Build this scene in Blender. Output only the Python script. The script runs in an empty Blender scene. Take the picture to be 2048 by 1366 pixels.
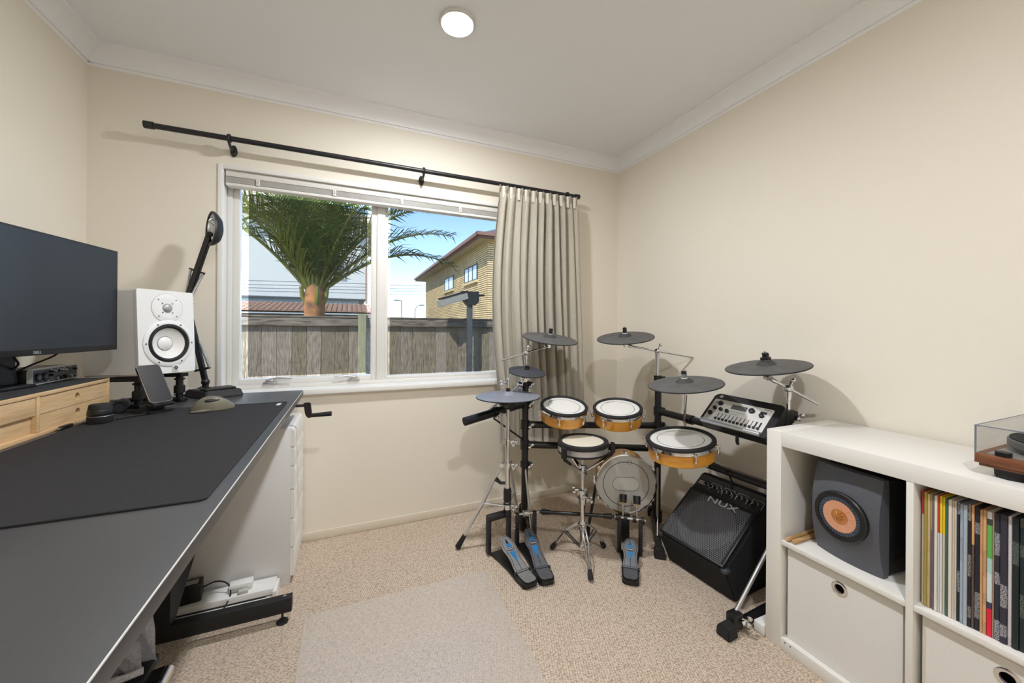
import bpy, bmesh, math, random
from mathutils import Vector as V, Matrix as Mx
R = math.radians
rnd = random.Random(7)
SC = bpy.context.scene
COL = SC.collection

# ------------------------------------------------------------------ camera
F_PX, YAW, ROLL, CY = 759.3235, 0.404060425, 0.00712066, 656.4542
CAM = V((1.08605684, -2.31237, 1.15452553))
ROOM_W, CEIL = 2.93476, 2.40
FW = V((math.sin(YAW), math.cos(YAW), 0)); RT = V((math.cos(YAW), -math.sin(YAW), 0)); UP = V((0, 0, 1))
cr, sr = math.cos(ROLL), math.sin(ROLL)
cd = bpy.data.cameras.new('camera'); cam = bpy.data.objects.new('camera', cd); COL.objects.link(cam)
cd.sensor_width = 36; cd.lens = 36 * F_PX / 2048
cd.shift_x = 0; cd.shift_y = -(683 - CY) / 2048
cd.clip_start = .02; cd.clip_end = 400
cR = RT * cr + UP * sr; cU = UP * cr - RT * sr
cam.matrix_world = Mx(((cR.x, cU.x, -FW.x, CAM.x), (cR.y, cU.y, -FW.y, CAM.y), (cR.z, cU.z, -FW.z, CAM.z), (0, 0, 0, 1)))
SC.camera = cam

def ray(x, y):
    a = x - 1024; b = y - CY
    return FW + RT * ((cr * a + sr * b) / F_PX) - UP * ((-sr * a + cr * b) / F_PX)
def dep(x, y, z): return CAM + ray(x, y) * z
def pl(x, y, ax, v):
    d = ray(x, y); i = 'xyz'.index(ax); return CAM + d * ((v - CAM[i]) / d[i])

# ------------------------------------------------------------------ world, sun, exposure
wd = bpy.data.worlds.new('sky'); SC.world = wd; wd.use_nodes = True
wn = wd.node_tree; wn.nodes.clear()
sky = wn.nodes.new('ShaderNodeTexSky'); sky.sky_type = 'NISHITA'; sky.sun_disc = False
sky.sun_elevation = R(48); sky.sun_rotation = R(215); sky.altitude = 2500; sky.air_density = .9; sky.dust_density = .35; sky.ozone_density = 1.5
bg = wn.nodes.new('ShaderNodeBackground'); bg.inputs[1].default_value = 0.50
wo = wn.nodes.new('ShaderNodeOutputWorld')
wn.links.new(sky.outputs[0], bg.inputs[0]); wn.links.new(bg.outputs[0], wo.inputs[0])
sl = bpy.data.lights.new('sun', 'SUN'); sl.energy = 8.0; sl.angle = R(.6); sl.color = (1, .95, .86)
so = bpy.data.objects.new('sun', sl); COL.objects.link(so)
so.rotation_euler = V((-.58, -.62, .95)).to_track_quat('Z', 'Y').to_euler()
LAMP_POWER = 330.0
SC.view_settings.view_transform = 'Standard'; SC.view_settings.look = 'None'
SC.view_settings.gamma = 1; SC.view_settings.use_curve_mapping = False
SC.view_settings.exposure = 1.05

# ------------------------------------------------------------------ helpers
def lin(c):
    return tuple(((v / 255) / 12.92 if v / 255 <= .04045 else ((v / 255 + .055) / 1.055) ** 2.4) for v in c)
MATS = {}
def mat(name, col, rough=.5, metal=0, noise=None, bump=None, coat=0, emit=None, spec=.5, stretch=(1, 1, 1), alpha=1, col2=None, sheen=0):
    if name in MATS: return MATS[name]
    m = bpy.data.materials.new(name); m.use_nodes = True; MATS[name] = m
    nt = m.node_tree; b = nt.nodes['Principled BSDF']
    c = lin(col)
    b.inputs['Base Color'].default_value = (*c, 1); b.inputs['Roughness'].default_value = rough
    b.inputs['Metallic'].default_value = metal; b.inputs['Specular IOR Level'].default_value = spec
    b.inputs['Coat Weight'].default_value = coat; b.inputs['Coat Roughness'].default_value = .08
    b.inputs['Sheen Weight'].default_value = sheen
    b.inputs['Alpha'].default_value = alpha
    if emit:
        b.inputs['Emission Color'].default_value = (*lin(emit[0]), 1); b.inputs['Emission Strength'].default_value = emit[1]
    if noise or bump:
        tc = nt.nodes.new('ShaderNodeTexCoord'); mp = nt.nodes.new('ShaderNodeMapping'); mp.inputs['Scale'].default_value = stretch
        nt.links.new(tc.outputs['Object'], mp.inputs[0])
    if noise:
        sc_, amt = noise
        n = nt.nodes.new('ShaderNodeTexNoise'); n.inputs['Scale'].default_value = sc_; n.inputs['Detail'].default_value = 6
        nt.links.new(mp.outputs[0], n.inputs['Vector'])
        rp = nt.nodes.new('ShaderNodeValToRGB')
        c2 = lin(col2) if col2 else tuple(v * (1 - amt) for v in c)
        c1 = c if col2 else tuple(min(1, v * (1 + amt)) for v in c)
        rp.color_ramp.elements[0].color = (*c2, 1); rp.color_ramp.elements[1].color = (*c1, 1)
        rp.color_ramp.elements[0].position = .3; rp.color_ramp.elements[1].position = .7
        nt.links.new(n.outputs[0], rp.inputs[0]); nt.links.new(rp.outputs[0], b.inputs['Base Color'])
    if bump:
        sc_, st = bump
        n = nt.nodes.new('ShaderNodeTexNoise'); n.inputs['Scale'].default_value = sc_; n.inputs['Detail'].default_value = 3
        nt.links.new(mp.outputs[0], n.inputs['Vector'])
        bp = nt.nodes.new('ShaderNodeBump'); bp.inputs['Strength'].default_value = st; bp.inputs['Distance'].default_value = .002
        nt.links.new(n.outputs[0], bp.inputs['Height']); nt.links.new(bp.outputs[0], b.inputs['Normal'])
    return m

def finish(bm, smooth=True, angle=35):
    bmesh.ops.recalc_face_normals(bm, faces=bm.faces)
    if smooth:
        for f in bm.faces: f.smooth = True
        a = R(angle)
        for e in bm.edges:
            if len(e.link_faces) == 2 and e.calc_face_angle(0) > a: e.smooth = False
WM = {}
def put(o, parent=None):
    COL.objects.link(o)
    if parent is not None: o.parent = parent; WM[o.name] = WM[parent.name]
    else: WM[o.name] = Mx()
    return o
def obj(name, bm, material, parent=None, world=False, smooth=True, angle=35, label=None):
    if world and parent is not None: bm.transform(WM[parent.name].inverted())
    finish(bm, smooth, angle)
    me = bpy.data.meshes.new(name); bm.to_mesh(me); bm.free()
    for m_ in (material if isinstance(material, (list, tuple)) else [material]): me.materials.append(m_)
    o = bpy.data.objects.new(name, me); put(o, parent)
    if label: o['label'] = label
    return o
def inst(name, data, parent, m):
    o = bpy.data.objects.new(name, data); put(o, parent); o.matrix_basis = m
    return o
def thing(name, label, cat, loc=(0, 0, 0), rz=0, group=None, m=None):
    o = bpy.data.objects.new(name, None); COL.objects.link(o); o.empty_display_size = .05
    mm = m if m is not None else Mx.Translation(V(loc)) @ Mx.Rotation(rz, 4, 'Z')
    o.matrix_basis = mm; WM[o.name] = mm
    o['label'] = label; o['category'] = cat
    if group: o['group'] = group
    return o
def tag(o, label, cat, group=None):
    o['label'] = label; o['category'] = cat
    if group: o['group'] = group
    return o
def struct(name, bm, m, smooth=True):
    o = obj(name, bm, m, None, False, smooth); o['kind'] = 'structure'; return o
def sthing(name):
    o = bpy.data.objects.new(name, None); COL.objects.link(o); WM[o.name] = Mx(); o['kind'] = 'structure'; return o
def B(): return bmesh.new()
def box(bm, lo, hi, bev=0, m=None, seg=2):
    lo, hi = V(lo), V(hi); c = (lo + hi) / 2; s = hi - lo
    mm = Mx.Translation(c) @ Mx.Diagonal((*s, 1))
    if m is not None: mm = m @ mm
    g = bmesh.ops.create_cube(bm, size=1, matrix=mm)
    if bev:
        es = {e for v in g['verts'] for e in v.link_edges}
        bmesh.ops.bevel(bm, geom=list(es), offset=bev, segments=seg, affect='EDGES', profile=.5, clamp_overlap=True)
    return bm
def cbox(bm, c, s, bev=0, m=None, seg=2):
    c, s = V(c), V(s) / 2; return box(bm, c - s, c + s, bev, m, seg)
def axm(a, b):
    a, b = V(a), V(b); d = b - a
    q = V((0, 0, 1)).rotation_difference(d.normalized()).to_matrix().to_4x4()
    return Mx.Translation(a) @ q, d.length
def lathe(bm, prof, seg=24, m=None, close=False):
    """revolve (r, z) points around Z"""
    rings = []
    for r, z in prof:
        if r < 1e-6:
            v = bm.verts.new((0, 0, z)); rings.append([v])
        else:
            rings.append([bm.verts.new((r * math.cos(2 * math.pi * i / seg), r * math.sin(2 * math.pi * i / seg), z)) for i in range(seg)])
    n = len(rings)
    for k in range(n if close else n - 1):
        a, b = rings[k], rings[(k + 1) % n]
        for i in range(seg):
            j = (i + 1) % seg
            if len(a) == 1 and len(b) == 1: continue
            if len(a) == 1: bm.faces.new((a[0], b[i], b[j]))
            elif len(b) == 1: bm.faces.new((a[i], b[0], a[j]))
            else: bm.faces.new((a[i], b[i], b[j], a[j]))
    if m is not None: bmesh.ops.transform(bm, matrix=m, verts=[v for rr in rings for v in rr])
    return bm
def cyl(bm, a, b, r, r2=None, seg=16):
    r2 = r if r2 is None else r2
    m, L = axm(a, b); return lathe(bm, [(0, 0), (r, 0), (r2, L), (0, L)], seg, m)
def pipe(bm, a, b, r, rin, seg=24):
    m, L = axm(a, b); return lathe(bm, [(rin, 0), (r, 0), (r, L), (rin, L)], seg, m, True)
def ring(bm, Rr, r, m=None, seg=32, sub=8):
    return lathe(bm, [(Rr + r * math.cos(2 * math.pi * k / sub), r * math.sin(2 * math.pi * k / sub)) for k in range(sub)], seg, m, True)
def tube(bm, pts, r, seg=8):
    pts = [V(p) for p in pts]; n = len(pts)
    rs = r if isinstance(r, (list, tuple)) else [r] * n
    t0 = (pts[1] - pts[0]).normalized(); nrm = t0.orthogonal().normalized(); rings = []
    for i in range(n):
        t = (pts[min(i + 1, n - 1)] - pts[max(i - 1, 0)]).normalized()
        nrm = (nrm - t * nrm.dot(t)).normalized(); bi = t.cross(nrm)
        rings.append([bm.verts.new(pts[i] + (nrm * math.cos(2 * math.pi * k / seg) + bi * math.sin(2 * math.pi * k / seg)) * rs[i]) for k in range(seg)])
    for a, b in zip(rings, rings[1:]):
        for k in range(seg):
            j = (k + 1) % seg; bm.faces.new((a[k], a[j], b[j], b[k]))
    bm.faces.new(rings[0]); bm.faces.new(rings[-1][::-1]); return bm
def curve(pts, n=8):
    """Catmull-Rom through points"""
    P = [V(p) for p in pts]; P = [P[0] * 2 - P[1]] + P + [P[-1] * 2 - P[-2]]; out = []
    for i in range(1, len(P) - 2):
        a, b, c, d = P[i - 1:i + 3]
        for k in range(n):
            t = k / n
            out.append(.5 * (2 * b + (c - a) * t + (2 * a - 5 * b + 4 * c - d) * t * t + (3 * b - a - 3 * c + d) * t ** 3))
    out.append(P[-2]); return out
def prism(bm, pts, h, m=None, bev=0):
    """polygon (x, y) extruded along +Z by h"""
    lo = [bm.verts.new((x, y, 0)) for x, y in pts]; hi = [bm.verts.new((x, y, h)) for x, y in pts]; n = len(pts)
    fs = [bm.faces.new(lo[::-1]), bm.faces.new(hi)]
    for i in range(n): fs.append(bm.faces.new((lo[i], lo[(i + 1) % n], hi[(i + 1) % n], hi[i])))
    if bev:
        es = {e for f in fs for e in f.edges}
        r_ = bmesh.ops.bevel(bm, geom=list(es), offset=bev, segments=2, affect='EDGES', clamp_overlap=True)
        vs = {v for f in r_['faces'] for v in f.verts} | {v for v in lo + hi if v.is_valid}
        if m is not None: bmesh.ops.transform(bm, matrix=m, verts=list({v for v in bm.verts if v in vs}))
        return bm
    if m is not None: bmesh.ops.transform(bm, matrix=m, verts=lo + hi)
    return bm
def ball(bm, c, r, s=(1, 1, 1), seg=16, m=None):
    mm = Mx.Translation(V(c)) @ Mx.Diagonal((s[0] * r, s[1] * r, s[2] * r, 1))
    if m is not None: mm = m @ mm
    bmesh.ops.create_uvsphere(bm, u_segments=seg, v_segments=max(6, seg // 2), radius=1, matrix=mm); return bm
def text_bm(txt, size, depth=.0006, m=None):
    cu = bpy.data.curves.new('t', 'FONT'); cu.body = txt; cu.size = size; cu.extrude = depth; cu.align_x = 'CENTER'; cu.align_y = 'CENTER'
    cu.resolution_u = 3
    o = bpy.data.objects.new('t', cu); COL.objects.link(o)
    me = bpy.data.meshes.new_from_object(o.evaluated_get(bpy.context.evaluated_depsgraph_get()))
    bm = bmesh.new(); bm.from_mesh(me)
    bpy.data.objects.remove(o); bpy.data.curves.remove(cu); bpy.data.meshes.remove(me)
    if m is not None: bm.transform(m)
    return bm
def frame(o, x, y, z):
    """matrix with given origin and axes"""
    x, y, z = V(x), V(y), V(z)
    return Mx(((x.x, y.x, z.x, o[0]), (x.y, y.y, z.y, o[1]), (x.z, y.z, z.z, o[2]), (0, 0, 0, 1)))

# ------------------------------------------------------------------ materials
wallm = mat('wall_paint', (234, 226, 210), .75, bump=(420, .18), noise=(900, .03))
ceilm = mat('ceiling_paint', (240, 241, 243), .8)
white = mat('white_gloss_paint', (236, 235, 230), .4)
alu = mat('white_aluminium', (226, 224, 218), .42)
lam = mat('white_laminate', (232, 229, 221), .38)
black = mat('black_plastic', (22, 22, 24), .42)
blackm = mat('black_metal', (20, 20, 22), .38, spec=.6)
rubber = mat('black_rubber', (30, 30, 31), .78)
rub2 = mat('grey_black_rubber_pad', (88, 87, 85), .7, noise=(18, .18), bump=(500, .2))
chrome = mat('chrome', (225, 226, 228), .12, 1)
satin = mat('satin_metal', (190, 190, 190), .35, 1)
brushed = mat('brushed_silver', (196, 197, 200), .4, .8, noise=(30, .06), stretch=(1, 1, 14))
amber = mat('amber_wood_lacquer', (226, 164, 52), .2, noise=(9, .3), stretch=(1, 1, 5), coat=.6, col2=(198, 128, 34))
headm = mat('white_drum_head', (228, 226, 220), .6, bump=(900, .1))
headc = mat('cream_drum_head', (226, 219, 200), .6)
headg = mat('grey_drum_head', (184, 183, 176), .6, noise=(14, .06))
ink = mat('black_print', (38, 38, 40), .6)
wprint = mat('white_print', (225, 225, 225), .6)
deskm = mat('dark_grey_desktop', (62, 62, 63), .38, noise=(260, .10), spec=.9)
bamboo = mat('bamboo', (226, 194, 150), .45, noise=(16, .1), stretch=(8, .7, 8), col2=(208, 170, 122))
felt = mat('black_felt', (42, 43, 47), .95, noise=(700, .35), bump=(700, .4))
fabric = mat('curtain_fabric', (228, 221, 206), .85, noise=(240, .06), bump=(600, .25), stretch=(1, 1, .3))
bin_fab = mat('bin_fabric', (228, 225, 218), .9, noise=(420, .06), bump=(800, .3))
carpet_box = mat('black_carpet_covering', (26, 27, 30), .95, noise=(500, .5), bump=(600, .6))

def carpet_mat():
    m = bpy.data.materials.new('loop_carpet'); m.use_nodes = True; nt = m.node_tree; b = nt.nodes['Principled BSDF']
    b.inputs['Roughness'].default_value = .95; b.inputs['Specular IOR Level'].default_value = .1
    tc = nt.nodes.new('ShaderNodeTexCoord'); mp = nt.nodes.new('ShaderNodeMapping')
    mp.inputs['Rotation'].default_value = (0, 0, R(14)); mp.inputs['Scale'].default_value = (105, 170, 80)
    nt.links.new(tc.outputs['Object'], mp.inputs[0])
    vo = nt.nodes.new('ShaderNodeTexVoronoi'); vo.inputs['Scale'].default_value = 1; vo.inputs['Randomness'].default_value = .45
    nt.links.new(mp.outputs[0], vo.inputs['Vector'])
    rp = nt.nodes.new('ShaderNodeValToRGB')
    rp.color_ramp.elements[0].position = .25; rp.color_ramp.elements[0].color = (*lin((230, 213, 193)), 1)
    rp.color_ramp.elements[1].position = .85; rp.color_ramp.elements[1].color = (*lin((152, 128, 104)), 1)
    nt.links.new(vo.outputs['Distance'], rp.inputs[0])
    no = nt.nodes.new('ShaderNodeTexNoise'); no.inputs['Scale'].default_value = 1.7; nt.links.new(tc.outputs['Object'], no.inputs['Vector'])
    mx = nt.nodes.new('ShaderNodeMixRGB'); mx.blend_type = 'MULTIPLY'; mx.inputs[0].default_value = .12
    nt.links.new(rp.outputs[0], mx.inputs[1]); nt.links.new(no.outputs[0], mx.inputs[2]); nt.links.new(mx.outputs[0], b.inputs['Base Color'])
    bp = nt.nodes.new('ShaderNodeBump'); bp.invert = True; bp.inputs['Strength'].default_value = .8; bp.inputs['Distance'].default_value = .004
    nt.links.new(vo.outputs['Distance'], bp.inputs['Height']); nt.links.new(bp.outputs[0], b.inputs['Normal'])
    return m
def facing_fac(nt, mx, base, gain=.6, power=5):
    lw = nt.nodes.new('ShaderNodeLayerWeight'); lw.inputs[0].default_value = .5
    pw = nt.nodes.new('ShaderNodeMath'); pw.operation = 'POWER'; pw.inputs[1].default_value = power; nt.links.new(lw.outputs['Facing'], pw.inputs[0])
    ma = nt.nodes.new('ShaderNodeMath'); ma.operation = 'MULTIPLY_ADD'; ma.inputs[1].default_value = gain; ma.inputs[2].default_value = base
    nt.links.new(pw.outputs[0], ma.inputs[0]); nt.links.new(ma.outputs[0], mx.inputs[0])
def glass_mat(name, tint=(1, 1, 1), refl=.06, rough=.0):
    m = bpy.data.materials.new(name); m.use_nodes = True; nt = m.node_tree; nt.nodes.clear()
    o = nt.nodes.new('ShaderNodeOutputMaterial'); t = nt.nodes.new('ShaderNodeBsdfTransparent'); t.inputs[0].default_value = (*tint, 1)
    g = nt.nodes.new('ShaderNodeBsdfGlossy'); g.inputs['Roughness'].default_value = rough
    mx = nt.nodes.new('ShaderNodeMixShader')
    facing_fac(nt, mx, refl)
    nt.links.new(t.outputs[0], mx.inputs[1]); nt.links.new(g.outputs[0], mx.inputs[2]); nt.links.new(mx.outputs[0], o.inputs[0])
    return m

# ------------------------------------------------------------------ room shell
YF = -3.35           # wall behind the camera
W = ROOM_W; T = .14
ox0, ox1, oz0, oz1 = .50, 2.07, .822, 1.945      # window opening
bm = B(); box(bm, (-T, YF - T, -.1), (W + T, T, 0)); struct('floor', bm, carpet_mat(), False)
bm = B(); box(bm, (-T, YF - T, CEIL), (W + T, T, CEIL + .1)); struct('ceiling', bm, ceilm, False)
bm = B(); box(bm, (-T, YF, 0), (0, T, CEIL)); struct('wall_left', bm, wallm, False)
bm = B(); box(bm, (W, YF, 0), (W + T, T, CEIL)); struct('wall_right', bm, wallm, False)
bm = B(); box(bm, (-T, YF - T, 0), (W + T, YF, CEIL)); struct('wall_front', bm, wallm, False)
bm = B()
box(bm, (0, 0, 0), (ox0, T, CEIL)); box(bm, (ox1, 0, 0), (W, T, CEIL)); box(bm, (ox0, 0, 0), (ox1, T, oz0 - .03)); box(bm, (ox0, 0, oz1), (ox1, T, CEIL))
struct('wall_back', bm, wallm, False)
# cove cornice, one run for each wall
cz = .08; cp = .075
prof = [(0, 0), (.004, .012), (.012, .012)] + [(.012 + (cp - .016) * (1 - math.cos(a)), .012 + (cz - .022) * math.sin(a)) for a in [R(15 * k) for k in range(1, 6)]] + [(cp - .006, cz - .010), (cp, cz - .008), (cp, cz), (0, cz)]
def cornice(name, o, xdir, L):
    """profile x = away from wall; runs along xdir, length L"""
    xd = V(xdir); out = V((0, 0, 1)).cross(xd)
    bm = B(); prism(bm, prof, L, frame(o, out, (0, 0, 1), xd)); struct(name, bm, mat('cornice_paint', (243, 243, 243), .6))
zc = CEIL - cz
cornice('trim_1', (W, 0, zc), (-1, 0, 0), W)      # back wall
cornice('trim_2', (0, 0, zc), (0, -1, 0), -YF)    # left wall
cornice('trim_3', (W, YF, zc), (0, 1, 0), -YF)    # right wall
cornice('trim_4', (0, YF, zc), (1, 0, 0), W)      # wall behind the camera
sk = mat('skirting_paint', (222, 212, 193), .5)
def skirting(name, lo, hi):
    bm = B(); box(bm, lo, hi, .004); struct(name, bm, sk)
skirting('baseboard_back', (0, -.012, 0), (W, 0, .048)); skirting('baseboard_left', (0, YF, 0), (.012, -.012, .048))
skirting('baseboard_right', (W - .012, YF, 0), (W, -.012, .048)); skirting('baseboard_front', (.012, YF, 0), (W - .012, YF + .012, .048))

# ------------------------------------------------------------------ window
win = sthing('window_1')
yg = .10                                          # glass plane
bm = B()                                          # reveal lining and thin architrave
box(bm, (ox0 - .020, -.008, oz0), (ox0 + .002, .075, oz1 + .02), .002); box(bm, (ox1 - .002, -.008, oz0), (ox1 + .02, .075, oz1 + .02), .002)
box(bm, (ox0, -.008, oz1 - .002), (ox1, .075, oz1 + .02), .002); obj('window_lining', bm, white, win)
bm = B(); box(bm, (ox0 - .06, -.032, oz0 - .03), (ox1 + .06, .001, oz0), .004); box(bm, (ox0, 0, oz0 - .03), (ox1, .085, oz0), 0); obj('window_sill', bm, white, win)
def rectframe(bm, x0, x1, z0, z1, w, y0, y1, wb=None):
    wb = wb or w
    box(bm, (x0, y0, z0), (x0 + w, y1, z1), .002); box(bm, (x1 - w, y0, z0), (x1, y1, z1), .002)
    box(bm, (x0 + w, y0, z0), (x1 - w, y1, z0 + wb), .002); box(bm, (x0 + w, y0, z1 - w), (x1 - w, y1, z1), .002)
bm = B(); rectframe(bm, ox0 + .002, ox1 - .002, oz0, oz1, .022, .068, .135); box(bm, (1.232, .068, oz0 + .022), (1.278, .135, oz1 - .022), .002); obj('window_frame', bm, alu, win)
bm = B(); rectframe(bm, ox0 + .024, 1.232, oz0 + .022, oz1 - .022, .030, .076, .125); sash = obj('sash', bm, alu, win)
bm = B(); rectframe(bm, 1.278, ox1 - .024, oz0 + .022, oz1 - .022, .018, .082, .122); fx = obj('fixed_light_frame', bm, alu, win)
gl = glass_mat('window_glass', (.97, .985, .98), .012)
bm = B(); box(bm, (.556, yg, oz0 + .05), (1.202, yg + .004, oz1 - .05)); obj('pane', bm, gl, sash, smooth=False)
bm = B(); box(bm, (1.296, yg, oz0 + .04), (ox1 - .042, yg + .004, oz1 - .04)); obj('pane', bm, gl, fx, smooth=False)
# dark tinted sheet inside the opening sash, a little smaller than the glass
scr = glass_mat('dark_tint', (.57, .57, .565), .006)
a0 = pl(497, 570, 'y', yg + .012); a1 = pl(733.5, 570, 'y', yg + .012); a2 = pl(600, 400, 'y', yg + .012); a3 = pl(600, 750, 'y', yg + .012)
bm = B(); box(bm, (a0.x, yg + .011, a3.z), (a1.x, yg + .013, a2.z)); obj('dimming_sheet', bm, scr, sash, smooth=False, label='dark tinted rectangle a little smaller than the glass')
b0_ = pl(780, 570, 'y', yg + .012); b3_ = pl(800, 748, 'y', yg + .012)
bm = B(); box(bm, (b0_.x, yg + .011, b3_.z), (ox1 - .044, yg + .013, oz1 - .046)); obj('dimming_sheet', bm, scr, fx, smooth=False, label='added dark sheet dimming the view through the fixed glass')  # added sheet that dims the outdoors seen through the fixed glass
for px, sgn in ((540, 1), (708, -1)):             # two wedge fasteners on the bottom rail
    p = pl(px, 768, 'y', .07)
    bm = B(); box(bm, (p.x - .03, .056, oz0 + .024), (p.x + .03, .078, oz0 + .036), .002); box(bm, (p.x - .018, .05, oz0 + .034), (p.x + .018, .072, oz0 + .050), .004)
    h = obj('window_latch', bm, satin, sash)
    bm = B(); tube(bm, [(p.x, .058, oz0 + .048), (p.x + sgn * .04, .052, oz0 + .055), (p.x + sgn * .105, .05, oz0 + .05)], [.005, .006, .003], 8); obj('latch_lever', bm, satin, h)

# ------------------------------------------------------------------ ceiling lights
lampglow = mat('lamp_diffuser', (255, 255, 255), .5, emit=((246, 249, 255), LAMP_POWER))
def ceiling_light(x, y, label):
    t = thing('ceiling_light', label, 'light', (x, y, CEIL))
    bm = B(); lathe(bm, [(.0, 0), (.074, 0), (.074, -.008), (.070, -.013), (.064, -.014), (.062, -.004), (0, -.004)], 48); obj('bezel', bm, mat('lamp_bezel', (214, 211, 206), .5), t)
    bm = B(); lathe(bm, [(.0617, -.006), (.060, -.0125), (.045, -.0155), (0, -.017)], 48); obj('diffuser', bm, lampglow, t)
ceiling_light(1.481, -.802, 'round flush downlight glowing white on the ceiling, between window and middle of room')
ceiling_light(1.481, -2.45, 'round flush downlight glowing white on the ceiling, beside the wall without windows')
# ------------------------------------------------------------------ outside
GZ = -.45
bm = B(); box(bm, (-40, .3, GZ - .2), (60, 90, GZ)); struct('ground', bm, mat('dry_grass', (150, 140, 104), .95, noise=(3, .3)), False)

# timber fence
wood = [mat('weathered_board_%d' % i, c, .85, noise=(22, .35), stretch=(6, 6, .6), bump=(60, .5), col2=c2) for i, (c, c2) in enumerate((((146, 136, 124), (82, 72, 62)), ((138, 128, 110), (74, 66, 54)), ((156, 145, 134), (94, 82, 74))))]
YFN = 2.70
fence = thing('timber_fence', 'weathered grey paling fence with top rail outside the window', 'fence', (1.0, YFN, GZ))
x = -1.62; i = 0
while x < 6.4:
    w = .1485 + rnd.uniform(-.001, .001); dz = rnd.uniform(-.01, .004)
    bm = B(); box(bm, (x, YFN - .010 + rnd.uniform(-.003, .003), GZ + .04), (x + w, YFN + .010, 1.235 + dz), .003, seg=1)
    obj('board', bm, wood[rnd.randrange(3)], fence, True); x += .150; i += 1
railm = mat('fence_rail_timber', (134, 126, 116), .85, noise=(14, .4), stretch=(.5, 4, 4), col2=(56, 46, 42))
for x0, x1 in ((-1.65, 1.30), (1.30, 3.9), (3.9, 6.4)):
    bm = B(); box(bm, (x0, YFN - .058, 1.165), (x1, YFN - .012, 1.262), .004, seg=1); obj('rail', bm, railm, fence, True)
    bm = B(); box(bm, (x0, YFN - .065, 1.263), (x1, YFN + .03, 1.282), .004, seg=1); obj('capping', bm, railm, fence, True)
for xp in (1.225, 3.9):
    bm = B(); box(bm, (xp - .045, YFN - .125, GZ), (xp + .045, YFN - .060, 1.315), .004, seg=1); obj('post', bm, mat('green_grey_post', (140, 140, 116), .85, noise=(12, .3), stretch=(4, 4, .6)), fence, True)

# folded clothesline on a post
px, py = 2.535, 2.50
cl = thing('clothesline', 'folded clothesline with grey frame on a dark square post before the fence', 'clothesline', (px, py, GZ))
dk = mat('dark_grey_powder_coat', (62, 66, 72), .5)
bm = B(); box(bm, (px - .032, py - .032, GZ), (px + .032, py + .032, 1.55), .004); obj('post', bm, dk, cl, True)
bm = B(); box(bm, (px - .06, py - .04, GZ), (px + .06, py + .08, GZ + .012), .003); obj('foot_plate', bm, satin, cl, True)
bm = B(); prism(bm, [(-.11, .03), (-.13, .13), (.10, .13), (.10, .0), (.06, -.045), (-.05, -.045)], .12, frame((px + .01, py + .06, 1.50), (1, 0, 0), (0, 0, 1), (0, -1, 0))); obj('head_bracket', bm, black, cl, True)
a, bq = V((px - .06, py - .02, 1.575)), V((px - .43, py - .10, 1.455))
d = (bq - a).normalized(); sd = V((0, 0, 1)).cross(d).normalized(); n = d.cross(sd)
bm = B(); prism(bm, [(-.06, -.045), (.06, -.045), (.06, .035), (-.06, .035)], (bq - a).length, frame(a, sd, n, d), .004); obj('frame_arm', bm, mat('grey_frame', (150, 148, 140), .5), cl, True)
for k in range(4):
    bm = B(); o_ = sd * (-.055 + .036 * k) + V((0, 0, .052)); cyl(bm, a + o_, bq + o_ - d * .02, .010, seg=8); obj('line_bar', bm, black, cl, True)
bm = B(); box(bm, (px + .10, py - .03, 1.575), (px + .20, py + .03, 1.60), .006); obj('handle', bm, black, cl, True)

# palm
PX, PY, PZ = .63, 3.70, 1.62
palm = thing('palm_tree', 'stout palm with arching green fronds behind the fence', 'tree', (PX, PY, GZ))
bm = B(); prof = [(0, 0), (.17, 0), (.15, .6), (.135, 1.4), (.128, 1.75), (.135, 2.0), (.115, 2.15), (.06, 2.4), (0, 2.45)]
lathe(bm, prof, 20, Mx.Translation((PX, PY, GZ)))
for v in bm.verts:
    k = 1 + .05 * math.sin(v.co.z * 26 + v.co.x * 9) + rnd.uniform(-.02, .02); v.co.x = PX + (v.co.x - PX) * k; v.co.y = PY + (v.co.y - PY) * k
obj('trunk', bm, mat('palm_trunk', (182, 124, 78), .9, noise=(11, .4), bump=(40, 1.0), col2=(96, 74, 56)), palm, True)
stalk = mat('palm_stalk', (112, 112, 48), .6, noise=(6, .2))
leafs = [mat('palm_leaf_%d' % i, c, .45, noise=(4, .25)) for i, c in enumerate(((74, 88, 34), (60, 76, 32), (98, 106, 42)))]
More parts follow.
